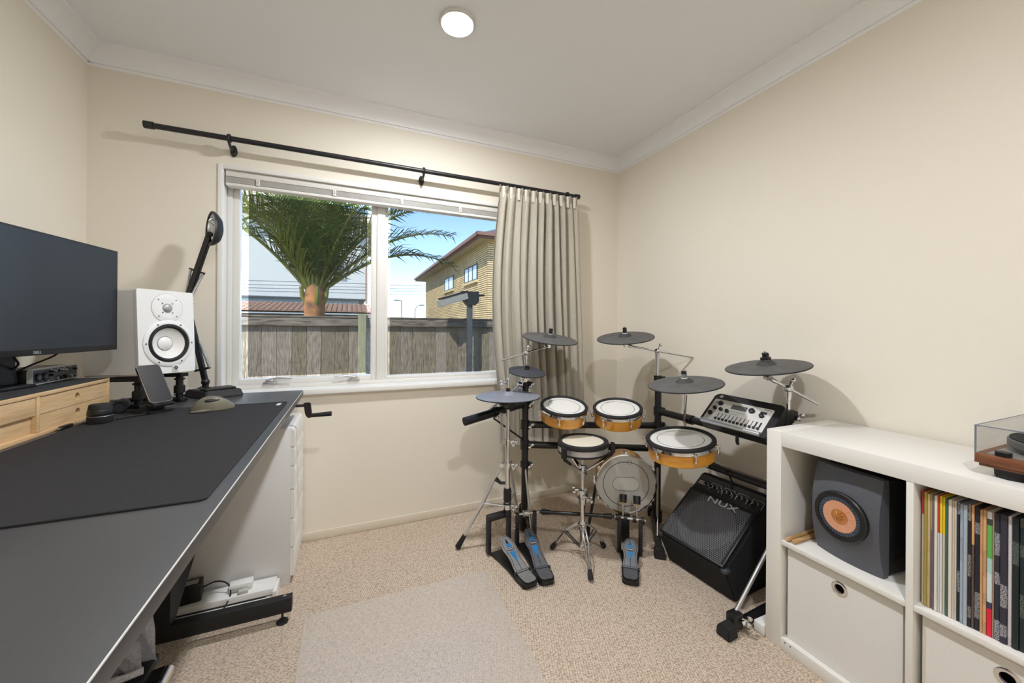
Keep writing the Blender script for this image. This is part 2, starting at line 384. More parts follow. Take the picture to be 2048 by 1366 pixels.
def frond(az, el, L, droop, twist, mi):
    base = V((PX, PY, PZ)) + V((math.cos(az), math.sin(az), 0)) * .05
    hd = V((math.cos(az), math.sin(az), 0)); pts = []; p = base.copy(); n = 22
    for k in range(n + 1):
        pts.append(p.copy()); a = el - droop * (k / n) ** 1.7
        p += (hd * math.cos(a) + UP * math.sin(a)) * (L / n)
    bm = B(); tube(bm, pts, [.024 * (1 - k / n) ** .8 + .004 for k in range(n + 1)], 6)
    st = obj('frond_stalk', bm, stalk, palm, True)
    bm = B(); side0 = hd.cross(UP).normalized(); N = 60
    for k in range(4, N):
        t = k / N; f = t * n; i = min(int(f), n - 1); q = pts[i].lerp(pts[i + 1], f - i)
        tg = (pts[i + 1] - pts[i]).normalized(); upv = side0.cross(tg).normalized()
        ll = L * .34 * math.sin(min(1, t * 1.25 + .12) * math.pi * .82 + .15) * rnd.uniform(.85, 1.1)
        for s in (-1, 1):
            dr = (side0 * s * .78 + tg * .75 + upv * rnd.uniform(.12, .38)).normalized()
            wd_ = tg * .016
            m1 = q + dr * ll * .5; tip = q + dr * ll - UP * ll * rnd.uniform(.12, .4)
            vs = [bm.verts.new(c) for c in (q - wd_ * .5, q + wd_ * .5, m1 + wd_ * .8, m1 - wd_ * .8, tip)]
            bm.faces.new(vs[:4]); bm.faces.new((vs[3], vs[2], vs[4]))
    obj('leaflets', bm, leafs[mi], st, True, smooth=False)
FR = [(178, 52, 2.3, 1.0), (160, 63, 2.4, .9), (200, 60, 2.2, 1.0), (4, 48, 2.3, 1.0), (20, 62, 2.4, .9), (-18, 58, 2.3, 1.1), (-40, 68, 2.3, .9), (40, 70, 2.4, .8),
      (-70, 74, 2.2, .9), (-100, 76, 2.3, .8), (-125, 70, 2.2, 1.0), (-150, 62, 2.2, 1.0), (70, 74, 2.4, .7), (110, 74, 2.4, .7), (140, 70, 2.4, .8), (90, 62, 2.3, 1.0), (-85, 84, 2.3, .35), (30, 82, 2.3, .5), (185, 80, 2.3, .5), (-5, 40, 2.1, 1.3)]
for k, (az, el, L, dr) in enumerate(FR): frond(R(az), R(el), L, dr, 0, k % 3)
for az in (200, -20, 160, 30, -75):                # cut stumps at the crown base
    hd = V((math.cos(R(az)), math.sin(R(az)), 0)); b0 = V((PX, PY, 1.47)) + hd * .11
    bm = B(); tube(bm, [b0, b0 + hd * .05 + UP * .12, b0 + hd * .07 + UP * .24], [.035, .03, .02], 6); obj('frond_stump', bm, stalk, palm, True)

# white house behind the palm
wr = mat('white_render', (188, 192, 193), .8)
tile_m = mat('grey_brown_roof_tile', (136, 120, 110), .8, noise=(5, .2))
hs = thing('white_house', 'tall white rendered house with tiled roof behind the palm', 'house', (-3.5, 16.5, GZ))
hx = 1.74
bm = B(); box(bm, (-9, 16, 2.36), (hx, 24, 5.95)); obj('wall', bm, wr, hs, True, False)
bm = B(); box(bm, (-9, 16.25, GZ), (hx - .3, 24, 2.36)); obj('lower_wall', bm, mat('pale_blue_wall', (176, 192, 204), .8), hs, True, False)
bm = B(); box(bm, (-9, 15.97, 2.34), (hx + .01, 16.02, 2.41)); obj('flashing', bm, dk, hs, True, False)
bm = B(); box(bm, (hx - .01, 15.9, 2.2), (hx + .1, 16.0, 5.9)); obj('downpipe', bm, mat('brown_pipe', (120, 104, 92), .6), hs, True)
rf = thing  # noqa
bm = B(); vs = [bm.verts.new(c) for c in ((-9.5, 15.4, 5.85), (hx + .6, 15.4, 5.85), (hx - 3.6, 20, 8.2), (-9.5, 20, 8.2), (-9.5, 15.4, 5.72), (hx + .6, 15.4, 5.72), (hx + .6, 24, 5.85), (hx + .6, 24, 5.72), (-9.5, 24, 5.72))]
for f in ((0, 1, 2, 3), (1, 6, 2), (0, 4, 5, 1), (1, 5, 7, 6), (4, 8, 7, 5)): bm.faces.new([vs[k] for k in f])
roof = obj('roof', bm, tile_m, hs, True, False)
# rows of roof tiles on the side towards the window
slope = (V((0, 20, 8.2)) - V((0, 15.4, 5.85))).normalized(); nrm = V((0, -slope.z, slope.y))
me_t = None
for r_ in range(7):
    for k in range(24):
        xx = -3.6 + k * .22
        mm = frame(V((xx, 15.4, 5.86)) + slope * (.36 * r_) + nrm * .02, (1, 0, 0), slope, nrm)
        if me_t is None:
            bm = B(); n = 4
            up_ = [bm.verts.new((.11 * math.cos(math.pi * j / n), 0, .06 * math.sin(math.pi * j / n) + .02)) for j in range(n + 1)]
            lo_ = [bm.verts.new((.11 * math.cos(math.pi * j / n), .40, .06 * math.sin(math.pi * j / n))) for j in range(n + 1)]
            for j in range(n): bm.faces.new((up_[j], up_[j + 1], lo_[j + 1], lo_[j]))
            bm.faces.new(up_)
            o = obj('roof_tile', bm, tile_m, roof); me_t = o.data; o.matrix_basis = mm
        else: inst('roof_tile', me_t, roof, mm)
p0 = pl(672, 527, 'y', 15.95); p1 = pl(691, 558, 'y', 15.95)
bm = B(); rectframe(bm, p0.x, p1.x, p1.z, p0.z, .06, 15.92, 16.0); wf = obj('window', bm, white, hs, True)
bm = B(); box(bm, (p0.x + .06, 15.96, p1.z + .06), (p1.x - .06, 15.98, p0.z - .06)); obj('pane', bm, mat('house_glass', (90, 110, 140), .05, spec=.8), wf, True, False)
# low tiled roof between fence and white house
lr = thing('low_roof', 'low brown tiled garage roof edge just above the fence', 'roof', (-.5, 13.6, GZ))
bm = B(); box(bm, (-7, 13.4, GZ), (1.75, 15.4, 1.62)); obj('wall', bm, mat('dark_eave', (70, 62, 58), .8), lr, True, False)
bm = B(); vs = [bm.verts.new(c) for c in ((-7.2, 13.2, 1.66), (1.95, 13.2, 1.66), (1.6, 15.3, 2.06), (-7.2, 15.3, 2.06))]; bm.faces.new(vs); obj('roof_deck', bm, tile_m, lr, True, False)
me_t = None; slope = V((0, 2.1, .40)).normalized(); nrm = V((0, -slope.z, slope.y))
for r_ in range(5):
    for k in range(33):
        mm = frame(V((-3.9 + k * .178, 13.12, 1.66)) + slope * (.42 * r_) + nrm * .02, (1, 0, 0), slope, nrm)
        if me_t is None:
            bm = B(); n = 5
            up_ = [bm.verts.new((.089 * math.cos(math.pi * j / n), 0, .075 * math.sin(math.pi * j / n) + .03)) for j in range(n + 1)]
            lo_ = [bm.verts.new((.089 * math.cos(math.pi * j / n), .46, .075 * math.sin(math.pi * j / n))) for j in range(n + 1)]
            for j in range(n): bm.faces.new((up_[j], up_[j + 1], lo_[j + 1], lo_[j]))
            bm.faces.new(up_)
            o = obj('roof_tile', bm, mat('brown_pantile', (140, 112, 98), .8, noise=(4, .2)), lr); me_t = o.data; o.matrix_basis = WM[lr.name].inverted() @ mm
        else: inst('roof_tile', me_t, lr, WM[lr.name].inverted() @ mm)

# brick house on the right
bh = thing('brick_house', 'two storey yellow brick house with wide brown eaves', 'house', (8.0, 18, GZ))
BX, BY0, BY1, BZ = 6.1, 11.9, 25.2, 4.62
mort = mat('mortar', (78, 62, 46), .9)
bm = B(); box(bm, (BX, BY0, GZ), (14, BY1, BZ)); obj('wall', bm, mort, bh, True, False)
brick_m = mat('yellow_brick', (212, 190, 148), .85, noise=(2.3, .16))
bm = B(); ch = .086; bl = .30
def brickface(bm, lo, hi):
    box(bm, lo, hi)
z = GZ; row = 0
while z < BZ - .05:
    yy = BY0 - (bl / 2 if row % 2 else 0)
    if z > .6:
        while yy < BY1:
            y0 = max(yy, BY0); y1 = min(yy + bl - .012, BY1)
            if y1 - y0 > .03: brickface(bm, (BX - .012, y0, z), (BX + .01, y1, z + ch - .024))
            yy += bl
        xx = BX - .012 - (bl / 2 if row % 2 else 0)
        while xx < BX + 4:
            x0 = max(xx, BX - .012); brickface(bm, (x0, BY0 - .012, z), (xx + bl - .012, BY0 + .01, z + ch - .024)); xx += bl
    z += ch; row += 1
bw = obj('brickwork', bm, brick_m, bh, True, False); bw['kind'] = 'stuff'
soff = mat('soffit', (176, 164, 146), .8); fas = mat('brown_fascia', (112, 78, 70), .55)
EX, EY0, EY1 = 5.6, 11.45, 26.6
bm = B(); box(bm, (EX, EY0, BZ - .02), (14.5, EY1, BZ + .03)); obj('soffit', bm, soff, bh, True, False)
bm = B(); box(bm, (EX - .02, EY0 - .02, BZ - .04), (EX + .02, EY1, BZ + .17)); box(bm, (EX, EY0 - .02, BZ - .04), (14.5, EY0 + .02, BZ + .17)); obj('fascia', bm, fas, bh, True, False)
bm = B(); box(bm, (EX - .13, EY0 - .12, BZ + .06), (EX - .02, EY1, BZ + .19)); box(bm, (EX - .13, EY0 - .13, BZ + .06), (14.5, EY0 - .02, BZ + .19)); obj('gutter', bm, mat('gutter_brown', (134, 100, 92), .5), bh, True, False)
bm = B(); vs = [bm.verts.new(c) for c in ((EX, EY0, BZ + .15), (14.5, EY0, BZ + .15), (14.5, EY1, BZ + .15), (EX, EY1, BZ + .15), (10, EY0 + 4.6, BZ + 2.3), (10, EY1 - 4.6, BZ + 2.3))]
for f in ((0, 1, 4), (1, 2, 5, 4), (2, 3, 5), (3, 0, 4, 5)): bm.faces.new([vs[k] for k in f])
obj('roof', bm, mat('dark_slate_tile', (104, 94, 94), .8, noise=(3, .3)), bh, True, False)
for ya, yb, za, zb, n in ((13.15, 15.1, 3.22, 3.93, 3), (17.2, 19.2, 3.2, 3.93, 2)):
    bm = B(); f = .055; fr_ = mat('dark_window_frame', (58, 60, 70), .5)
    box(bm, (BX - .05, ya, za), (BX + .02, yb, za + f)); box(bm, (BX - .05, ya, zb - f), (BX + .02, yb, zb))
    for k in range(n + 1):
        yk = ya + (yb - ya - f) * k / n; box(bm, (BX - .05, yk, za + f), (BX + .02, yk + f, zb - f))
    wf = obj('window', bm, fr_, bh, True, False)
    for k in range(n):
        yk = ya + (yb - ya - f) * k / n + f; bm = B(); box(bm, (BX - .03, yk, za + f), (BX - .02, yk + (yb - ya - f) / n - f, zb - f)); obj('pane', bm, mat('sky_glass', (214, 228, 240), .1, spec=.8), wf, True, False)
    bm = B(); box(bm, (BX - .09, ya - .06, za - .1), (BX + .02, yb + .06, za)); obj('brick_sill', bm, brick_m, wf, True, False)

# overhead wires and far street lamps
pole_x = pl(762, 580, 'y', 12.4).x
up_ = thing('utility_pole', 'grey utility pole carrying the overhead power lines beyond the fence', 'pole', (pole_x, 12.47, GZ))
bm = B(); cyl(bm, (pole_x, 12.53, GZ), (pole_x, 12.53, 3.0), .05, .04, 12); obj('pole', bm, mat('pole_timber', (128, 124, 116), .85), up_, True)
bm = B(); box(bm, (pole_x - .02, 12.43, 2.0), (pole_x + .02, 12.49, 2.95), .004); obj('insulator_bracket', bm, dk, up_, True)
for (pya, pyb), which in zip(((560, 572), (568, 578), (575, 583), (581, 590)), ('topmost of four thin overhead power lines before the white house', 'second from top of four thin overhead power lines', 'third from top of four thin overhead power lines', 'lowest of four thin overhead power lines before the white house')):
    a = pl(470, pya, 'y', 12.4); k_ = pl(762, pya + (pyb - pya) * .75, 'y', 12.4); k_.x = pole_x; b_ = pl(860, pyb, 'y', 28.5)
    a2 = a + (a - k_) * .8; b2 = b_ + (b_ - k_) * .4
    bm = B(); tube(bm, [a2, a, k_ - V((.15, 0, 0)), k_ + V((.04, .14, 0)), b_, b2], .010, 5)
    tag(obj('power_line', bm, mat('wire', (92, 96, 100), .6)), which, 'wire', 'overhead power lines')
for px_, hy, bend, lab in ((803, 602, 0, 'thin straight street lamp pole far beyond the fence'), (830, 611, 1, 'thin street lamp pole with curved arm far beyond the fence')):
    a = pl(px_, 645, 'y', 60); t_ = pl(px_, hy, 'y', 60); a.z = GZ
    pts = [a, t_] if not bend else [a, V((t_.x, 60, t_.z - .8)), V((t_.x + .3, 60, t_.z - .1)), V((t_.x + 1.1, 60, t_.z + .1))]
    if not bend: pts = [a, V((t_.x, 60, t_.z - .05)), V((t_.x + .05, 60, t_.z)), V((t_.x - .8, 60, t_.z + .1))]
    bm = B(); tube(bm, pts, .09, 6); lp = thing('street_lamp', lab, 'street lamp', a); obj('pole', bm, mat('pole_grey', (150, 156, 160), .6), lp, True)
    bm = B(); ball(bm, pts[-1], .3, (1.6, .6, .45), 8); obj('lamp_head', bm, mat('pole_grey', (150, 156, 160)), lp, True)
fr = thing('far_roof', 'small dark far house roof peeping over the fence beside the window mullion', 'roof', (3.2, 30, GZ))
bm = B(); box(bm, (.2, 30, GZ), (3.6, 34, 1.9)); obj('wall', bm, soff, fr, True, False)
bm = B(); prism(bm, [(-.3, 1.9), (4.0, 1.9), (2.0, 2.62), (1.2, 2.62)], 4.6, frame((0, 34.3, 0), (1, 0, 0), (0, 0, 1), (0, -1, 0))); obj('roof', bm, mat('dark_slate_tile', (104, 94, 94)), fr, True, False)
# ------------------------------------------------------------------ blind, rod, curtain
bl = thing('venetian_blind', 'white slatted blind pulled up to the top of the window', 'blind', ((ox0 + ox1) / 2, .035, oz1 - .09))
bx0, bx1 = ox0 + .008, ox1 - .008
bm = B(); box(bm, (bx0, .008, oz1 - .034), (bx1, .052, oz1 - .004), .003); obj('headrail', bm, alu, bl, True)
slat = mat('blind_slat', (206, 203, 196), .4)
for k in range(9):
    bm = B(); z = oz1 - .0385 - k * .0030; box(bm, (bx0, .006, z - .0016), (bx1, .056, z)); obj('slat', bm, slat, bl, True, False)
bm = B(); box(bm, (bx0, .004, oz1 - .082), (bx1, .058, oz1 - .0655), .006); obj('bottom_rail', bm, white, bl, True)
for px in (516, 669, 804, 921):
    p = pl(px, 380, 'y', .004)
    bm = B(); box(bm, (p.x - .009, -.001, oz1 - .068), (p.x + .009, .0035, oz1 - .036), .0015); ring(bm, .006, .002, Mx.Translation((p.x, -.002, oz1 - .05)) @ Mx.Rotation(R(90), 4, 'X'), 12, 6)
    obj('blind_clip', bm, mat('clear_plastic_clip', (214, 212, 206), .25), bl, True)

rz_, ry_ = 2.062, -.085
rod = thing('curtain_rod', 'long black metal curtain rod above the window', 'curtain rod', (1.38, ry_, rz_))
bm = B(); cyl(bm, (.25, ry_, rz_), (2.515, ry_, rz_), .0125, seg=20); obj('pole', bm, blackm, rod, True)
for a, b_ in ((.228, .262), (2.503, 2.535)):
    bm = B(); cyl(bm, (a, ry_, rz_), (b_, ry_, rz_), .0165, seg=20); obj('finial', bm, blackm, rod, True)
for xb in (.545, 1.475, 2.44):
    bm = B(); ball(bm, (xb, -.006, rz_ - .028), .02, (.8, .35, 1.5), 14)
    tube(bm, [(xb, -.005, rz_ - .03), (xb, -.05, rz_ - .034), (xb, ry_ + .004, rz_ - .026), (xb, ry_ - .012, rz_ - .014)], .0065, 8)
    lathe(bm, [(.0175 + .004 * math.cos(a_), .007 * math.sin(a_)) for a_ in [R(60 * k) for k in range(6)]], 20, Mx.Translation((xb, ry_, rz_)) @ Mx.Rotation(R(90), 4, 'Y'), True)
    obj('bracket', bm, blackm, rod, True)

cur = thing('curtain', 'pale beige pinch pleat curtain drawn to the right of the window', 'curtain', (2.2, -.085, .42))
NU, NV = 320, 60; ztop, zbot = 2.046, .425
bm = B(); grid = []
rr = random.Random(3); ph = [rr.uniform(0, 6.28) for _ in range(6)]
def fold(u, v):
    """u 0..1 across, v 0 top .. 1 bottom -> (x, y)"""
    le = 1.935 - .055 * math.sin(math.pi * min(1, v * 1.15)) ** 1.0 + .02 * v
    ri = 2.500 + .085 * v ** .8
    x = le + (ri - le) * u
    k = min(1, v / .07)
    w = u + .012 * math.sin(u * 13 + ph[0]) * v + .010 * math.sin(u * 29 + ph[1] + v * 2) * v
    n = 11
    fold_ = math.sin(w * 2 * math.pi * n)
    pin = (abs(math.sin(w * math.pi * n)) ** 3) * 2 - 1
    y1 = .018 * pin + .005 * math.sin(w * 2 * math.pi * n * 3)
    amp = .024 + .012 * math.sin(u * 9 + ph[2])
    y2 = amp * (abs(fold_) ** .7 * (1 if fold_ > 0 else -1)) + .008 * math.sin(u * 41 + ph[3] + v * 3) + .004 * math.sin(u * 97 + ph[4])
    x += (1 - k) * 0 + k * .006 * math.cos(w * 2 * math.pi * n)
    return x, -.100 + (1 - k) * y1 * .7 + k * y2
for j in range(NV + 1):
    v = (j / NV) ** 1.35; row = []
    for i in range(NU + 1):
        u = i / NU; x, y = fold(u, v); z = ztop + (zbot - ztop) * v
        if v < .002: z += .003 * math.sin(u * 140)
        row.append(bm.verts.new((x, y - (.012 if v > .03 else 0), z + (.008 * math.sin(u * 23) if v > .98 else 0))))
    grid.append(row)
for j in range(NV):
    for i in range(NU): bm.faces.new((grid[j][i], grid[j][i + 1], grid[j + 1][i + 1], grid[j + 1][i]))
bmesh.ops.solidify(bm, geom=bm.faces[:], thickness=.0012)
obj('drape', bm, fabric, cur, True, angle=80)
for k in range(11):
    u = (k + .5) / 11; x, y = fold(u, .0); 
    bm = B(); cbox(bm, (x, -.122, ztop - .045), (.018, .008, .075), .003); obj('pinch_pleat', bm, fabric, cur, True)
# ------------------------------------------------------------------ desk side
DZ = .835
def plate_hole(bm, x0, x1, z0, z1, c, r, t, m=None, seg=28):
    """plate in XZ with a round hole, thickness t along +Y"""
    vo = [bm.verts.new(p) for p in ((x0, 0, z0), (x1, 0, z0), (x1, 0, z1), (x0, 0, z1))]
    vi = [bm.verts.new((c[0] + r * math.cos(2 * math.pi * k / seg), 0, c[1] + r * math.sin(2 * math.pi * k / seg))) for k in range(seg)]
    es = [bm.edges.new((vo[k], vo[(k + 1) % 4])) for k in range(4)] + [bm.edges.new((vi[k], vi[(k + 1) % seg])) for k in range(seg)]
    g = bmesh.ops.triangle_fill(bm, edges=es, use_beauty=True)
    fs = [f for f in g['geom'] if isinstance(f, bmesh.types.BMFace)]
    ex = bmesh.ops.extrude_face_region(bm, geom=fs)
    nv = [v for v in ex['geom'] if isinstance(v, bmesh.types.BMVert)]
    bmesh.ops.translate(bm, vec=(0, t, 0), verts=nv)
    if m is not None: bmesh.ops.transform(bm, matrix=m, verts=vo + vi + nv)
    return bm

desk = thing('standing_desk', 'long dark grey crank-handle desk along the left wall', 'desk', (.46, -1.03, 0))
DX0, DX1, DY0, DY1 = .05, .873, -1.93, -.135
bm = B(); box(bm, (DX0, DY0, DZ - .027), (DX1, DY1, DZ), .0015); obj('desktop', bm, deskm, desk, True)
bm = B(); box(bm, (DX1 - .0012, DY0 + .001, DZ - .0022), (DX1 + .0006, DY1 - .001, DZ + .0004), .0005); obj('edge_highlight', bm, mat('painted_edge_glint', (206, 206, 204), .35), desk, True)  # pale strip stands in for light caught on the desk edge
legm = mat('desk_leg_black', (16, 16, 17), .6, noise=(300, .3))
for yl in (-.60, -1.49):
    lg = None
    bm = B(); prism(bm, [(-.025, .1005), (.03, .1005), (.225, .235), (.225, DZ - .06), (-.025, DZ - .06)], .155, frame((.36, yl, 0), (0, 1, 0), (0, 0, 1), (1, 0, 0)), .003); lg = obj('leg', bm, legm, desk, True)
    bm = B(); box(bm, (.12, yl - .02, .046), (.885, yl + .015, .100), .002); ft = obj('foot_beam', bm, legm, desk, True)
    for xf in (.155, .852):
        bm = B(); cyl(bm, (xf, yl, .012), (xf, yl, .05), .004, seg=10); lathe(bm, [(0, 0), (.019, 0), (.021, .005), (.012, .013), (0, .014)], 20, Mx.Translation((xf, yl, 0))); obj('levelling_foot', bm, rubber, ft, True)
    bm = B(); cyl(bm, (.86, yl, .100), (.86, yl, .1025), .006, seg=12); obj('bolt', bm, satin, ft, True)
    bm = B(); box(bm, (.12, yl - .03, DZ - .062), (.80, yl + .03, DZ - .028), .002); obj('support_bracket', bm, legm, desk, True)
bm = B(); box(bm, (.40, -1.46, DZ - .065), (.46, -.58, DZ - .03), .002); obj('crossbar', bm, legm, desk, True)
c0 = V((.845, -.33, DZ - .043)); bm = B(); cyl(bm, c0 + V((-.06, 0, 0)), c0 + V((.06, 0, 0)), .0065, seg=12); ck = obj('crank', bm, black, desk, True)
bm = B(); prism(bm, [(-.017, .012), (.012, .012), (.017, -.03), (.017, -.058), (.0, -.058), (-.010, -.04)], .018, frame(c0 + V((.065, .01, 0)), (1, 0, 0), (0, 0, 1), (0, -1, 0)), .003); obj('crank_arm', bm, black, ck, True)
bm = B(); cyl(bm, c0 + V((.082, 0, -.048)), c0 + V((.165, -.012, -.044)), .009, .011, 14); obj('crank_grip', bm, rubber, ck, True)

# desk mat
mt = thing('desk_mat', 'large black cloth desk mat with stitched edge under the mouse', 'desk mat', (.57, -.96, DZ))
mx0, mx1, my0, my1 = .298, .846, -1.455, -.468
def rrect(x0, x1, y0, y1, r, n=5):
    out = []
    for cx, cy, a0 in ((x1 - r, y1 - r, 0), (x0 + r, y1 - r, 90), (x0 + r, y0 + r, 180), (x1 - r, y0 + r, 270)):
        out += [(cx + r * math.cos(R(a0 + 90 * k / n)), cy + r * math.sin(R(a0 + 90 * k / n))) for k in range(n + 1)]
    return out
bm = B(); prism(bm, rrect(mx0, mx1, my0, my1, .012), .0035, Mx.Translation((0, 0, DZ + .0003))); obj('cloth_surface', bm, mat('mat_cloth', (30, 29, 31), .9, noise=(120, .25), bump=(900, .3)), mt, True)
pts = [(x, y, DZ + .003) for x, y in rrect(mx0 + .001, mx1 - .001, my0 + .001, my1 - .001, .011)]; bm = B(); tube(bm, pts + [pts[0]], .002, 6); obj('stitched_edge', bm, rubber, mt, True)
lc = pl(556, 808.5, 'z', DZ + .004)
for k in range(6):
    bm = B(); cbox(bm, (lc.x - .0 + .003, lc.y - .020 + k * .008, DZ + .0042), (.016 if k % 2 else .012, .005, .0006)); obj('printed_mark', bm, wprint, mt, True, False)

# bamboo riser
RX0, RX1, RY0, RY1, RZ0, RZ1 = .045, .272, -1.135, -.438, DZ, .962
rs = thing('monitor_riser', 'bamboo monitor riser with drawers and a black top on the desk', 'riser', (.16, -.79, DZ))
t_ = .011
bm = B(); box(bm, (RX0, RY0, RZ0), (RX1, RY1, RZ0 + t_), .001); box(bm, (RX0, RY0, RZ1 - t_ - .002), (RX1, RY1, RZ1 - .002), .001)
for y in (RY0 + .0, -.792, RY1 - t_): box(bm, (RX0, y, RZ0 + t_), (RX1, y + t_, RZ1 - t_ - .002), .001)
box(bm, (RX0, RY0 + t_, RZ0 + t_), (RX0 + .008, RY1 - t_, RZ1 - t_)); obj('case', bm, bamboo, rs, True)
bm = B(); box(bm, (RX0 + .002, RY0 + .002, RZ1 - .002), (RX1 - .004, RY1 - .002, RZ1 + .001)); obj('felt_top', bm, felt, rs, True, False)
zm = (RZ0 + t_ + RZ1 - t_ - .002) / 2 - .001
h1, h2 = pl(155, 790.7, 'x', RX1 - .004), pl(155.6, 824.5, 'x', RX1 - .004)
mfr = frame((RX1 - .004, 0, 0), (0, 1, 0), (-1, 0, 0), (0, 0, 1))
for zl, zh, hh in ((zm + .0008, RZ1 - t_ - .0035, h1), (RZ0 + t_ + .001, zm - .0008, h2)):
    bm = B(); plate_hole(bm, -.792 + t_ + .0015, RY1 - t_ - .0015, zl, zh, (hh.y, (zl + zh) / 2), .0115, .012, mfr); dr_ = obj('drawer', bm, bamboo, rs, True, smooth=False)
    bm = B(); box(bm, (RX0 + .03, -.775, zl), (RX1 - .05, RY1 - .016, zl + .004)); obj('drawer_tray', bm, bamboo, dr_, True, False)
bm = B(); box(bm, (RX1 - .014, RY0 + t_ + .001, zm), (RX1 - .003, -.7935, RZ1 - t_ - .0035), .0008); obj('flap', bm, bamboo, rs, True)
bm = B(); box(bm, (RX1 - .022, RY0 + t_ + .001, RZ0 + t_), (RX1 - .012, -.7935, zm - .001), .0008); obj('inner_panel', bm, bamboo, rs, True)

# monitor
MN = V((.988, -.155, 0)).normalized(); ME = V((-.155, -.988, 0)).normalized(); M0 = V((.302, -.461, 1.066))
mm = frame(M0, -ME, UP.cross(-ME), UP)      # x toward the right end, y backwards, z up
mm = frame(M0 + ME * .61, -ME, UP.cross(-ME), UP)
if (UP.cross(-ME)).dot(MN) > 0: pass
mon = thing('monitor', 'wide black computer monitor standing on the bamboo riser', 'monitor', m=mm)
MW, MH = .61, .360
bm = B(); box(bm, (0, 0, 0), (MW, .018, MH), .002); box(bm, (.10, .018, .05), (MW - .10, .10, MH - .06), .012); obj('housing', bm, black, mon)
scm = mat('monitor_screen', (30, 33, 40), .34, spec=.7)
bm = B(); box(bm, (.006, -.0008, .018), (MW - .006, .001, MH - .006)); obj('screen', bm, scm, mon, smooth=False)
obj('logo', text_bm('DELL', .011, .0003, frame((.305, -.0012, .0085), (1, 0, 0), (0, 0, 1), (0, -1, 0))), mat('logo_grey', (190, 192, 196), .4), mon, smooth=False)
zb = RZ1 + .001 - M0.z
bm = B(); prism(bm, [(-.036, .10), (.036, .10), (.036, -.015), (.028, -.035), (.045, zb + .012), (-.045, zb + .012), (-.028, -.035), (-.036, -.015)], .026, frame((.350, .135, 0), (1, 0, 0), (0, 0, 1), (0, -1, 0)), .003)
obj('stand_neck', bm, black, mon)
bm = B(); box(bm, (.262, .070, zb), (.398, .158, zb + .010), .003); obj('stand_base', bm, black, mon)
for (xa, xb) in ((.44, .40), (.30, .36)):
    bm = B(); tube(bm, curve([(xa, .047, .06), (xa + .005, .052, .0), (xb + .01, .10, -.04), (xb, .20, zb + .004)]), .0028, 6); obj('cable', bm, rubber, mon)

# audio interface
ai = thing('audio_interface', 'black audio interface with silver-rimmed front on the riser under the monitor', 'audio interface', (.12, -.545, RZ1 + .001))
az0 = RZ1 + .006; az1 = RZ1 + .052; ay0, ay1, ax0, ax1 = -.652, -.440, .085, .184
bm = B(); box(bm, (ax0, ay0 + .002, az0), (ax1 - .010, ay1 - .002, az1), .003); obj('body', bm, black, ai, True)
bm = B(); prism(bm, rrect(ay0, ay1, az0 - .002, az1 + .002, .008), .012, frame((ax1 - .011, 0, 0), (0, 1, 0), (0, 0, 1), (1, 0, 0)), .001); obj('front_bezel', bm, mat('bezel_silver', (206, 207, 208), .4, .2), ai, True)
bm = B(); prism(bm, rrect(ay0 + .004, ay1 - .004, az0 + .002, az1 - .002, .006), .002, frame((ax1, 0, 0), (0, 1, 0), (0, 0, 1), (1, 0, 0))); obj('front_panel', bm, mat('panel_dark', (88, 94, 102), .4, .1), ai, True)
def disc_x(bm, x, y, z, r, t): return cyl(bm, (x, y, z), (x + t, y, z), r, seg=20)
zc_ = (az0 + az1) / 2
for y in (-.630, -.601):
    bm = B(); disc_x(bm, ax1 + .002, y, zc_ - .002, .0135, .004); s_ = obj('input_socket', bm, black, ai, True)
    bm = B(); disc_x(bm, ax1 + .006, y, zc_ - .002, .008, .0015); obj('socket_core', bm, mat('socket_grey', (96, 98, 100), .4), s_, True)
for k, (y, z) in enumerate([(-.578, .012), (-.562, .012), (-.546, .012), (-.530, .012), (-.578, .0), (-.554, -.013), (-.536, -.013), (-.512, .010), (-.512, -.012), (-.486, -.012), (-.462, .010), (-.462, -.012)]):
    bm = B(); r = .0065 if k in (5, 6, 8, 9, 11) else .004; cyl(bm, (ax1 + .002, y, zc_ + z), (ax1 + .011, y, zc_ + z), r, r * .85, 14); obj('knob', bm, satin if k % 2 else black, ai, True)
for k in range(9):
    bm = B(); cbox(bm, (ax1 + .0022, -.585 + .015 * k, zc_ + (.0185 if k % 2 else -.0185)), (.0006, .009, .0022)); obj('printed_mark', bm, wprint, ai, True, False)
for y in (ay0 + .02, ay1 - .02):
    for xx in (ax0 + .02, ax1 - .03):
        bm = B(); cyl(bm, (xx, y, RZ1 + .001), (xx, y, az0 + .001), .007, seg=12); obj('foot', bm, rubber, ai, True)

# white studio speaker on stand
saz, spt = R(34.3), R(2.8)
su = V((math.sin(saz), math.cos(saz), 0)); sb0 = V((-math.cos(saz), math.sin(saz), 0))
sb = sb0 * math.cos(spt) - UP * math.sin(spt); sv = UP * math.cos(spt) + sb0 * math.sin(spt)
sp = thing('studio_speaker', 'white studio speaker with white cone on a black stand on the desk', 'speaker', m=frame((.360, -.452, .964), su, sb, sv))
sw, sd_, sh = .210, .284, .332
spw = mat('speaker_white', (236, 236, 234), .5); cone = mat('speaker_cone_white', (232, 231, 226), .55)
bm = B(); box(bm, (0, .012, 0), (sw, sd_, sh), 0)
bmesh.ops.delete(bm, geom=[f for f in bm.faces if f.calc_center_median().y < .013], context='FACES_ONLY')
es = [e for e in bm.edges if not any(abs(v.co.y - .012) < 1e-5 for v in e.verts) or all(abs(v.co.x - e.verts[0].co.x) < 1e-5 and abs(v.co.z - e.verts[0].co.z) < 1e-5 for v in e.verts)]
bmesh.ops.bevel(bm, geom=es, offset=.006, segments=3, affect='EDGES'); obj('cabinet', bm, spw, sp)
bm = B(); nb = 6; cr_ = .007; outl = []
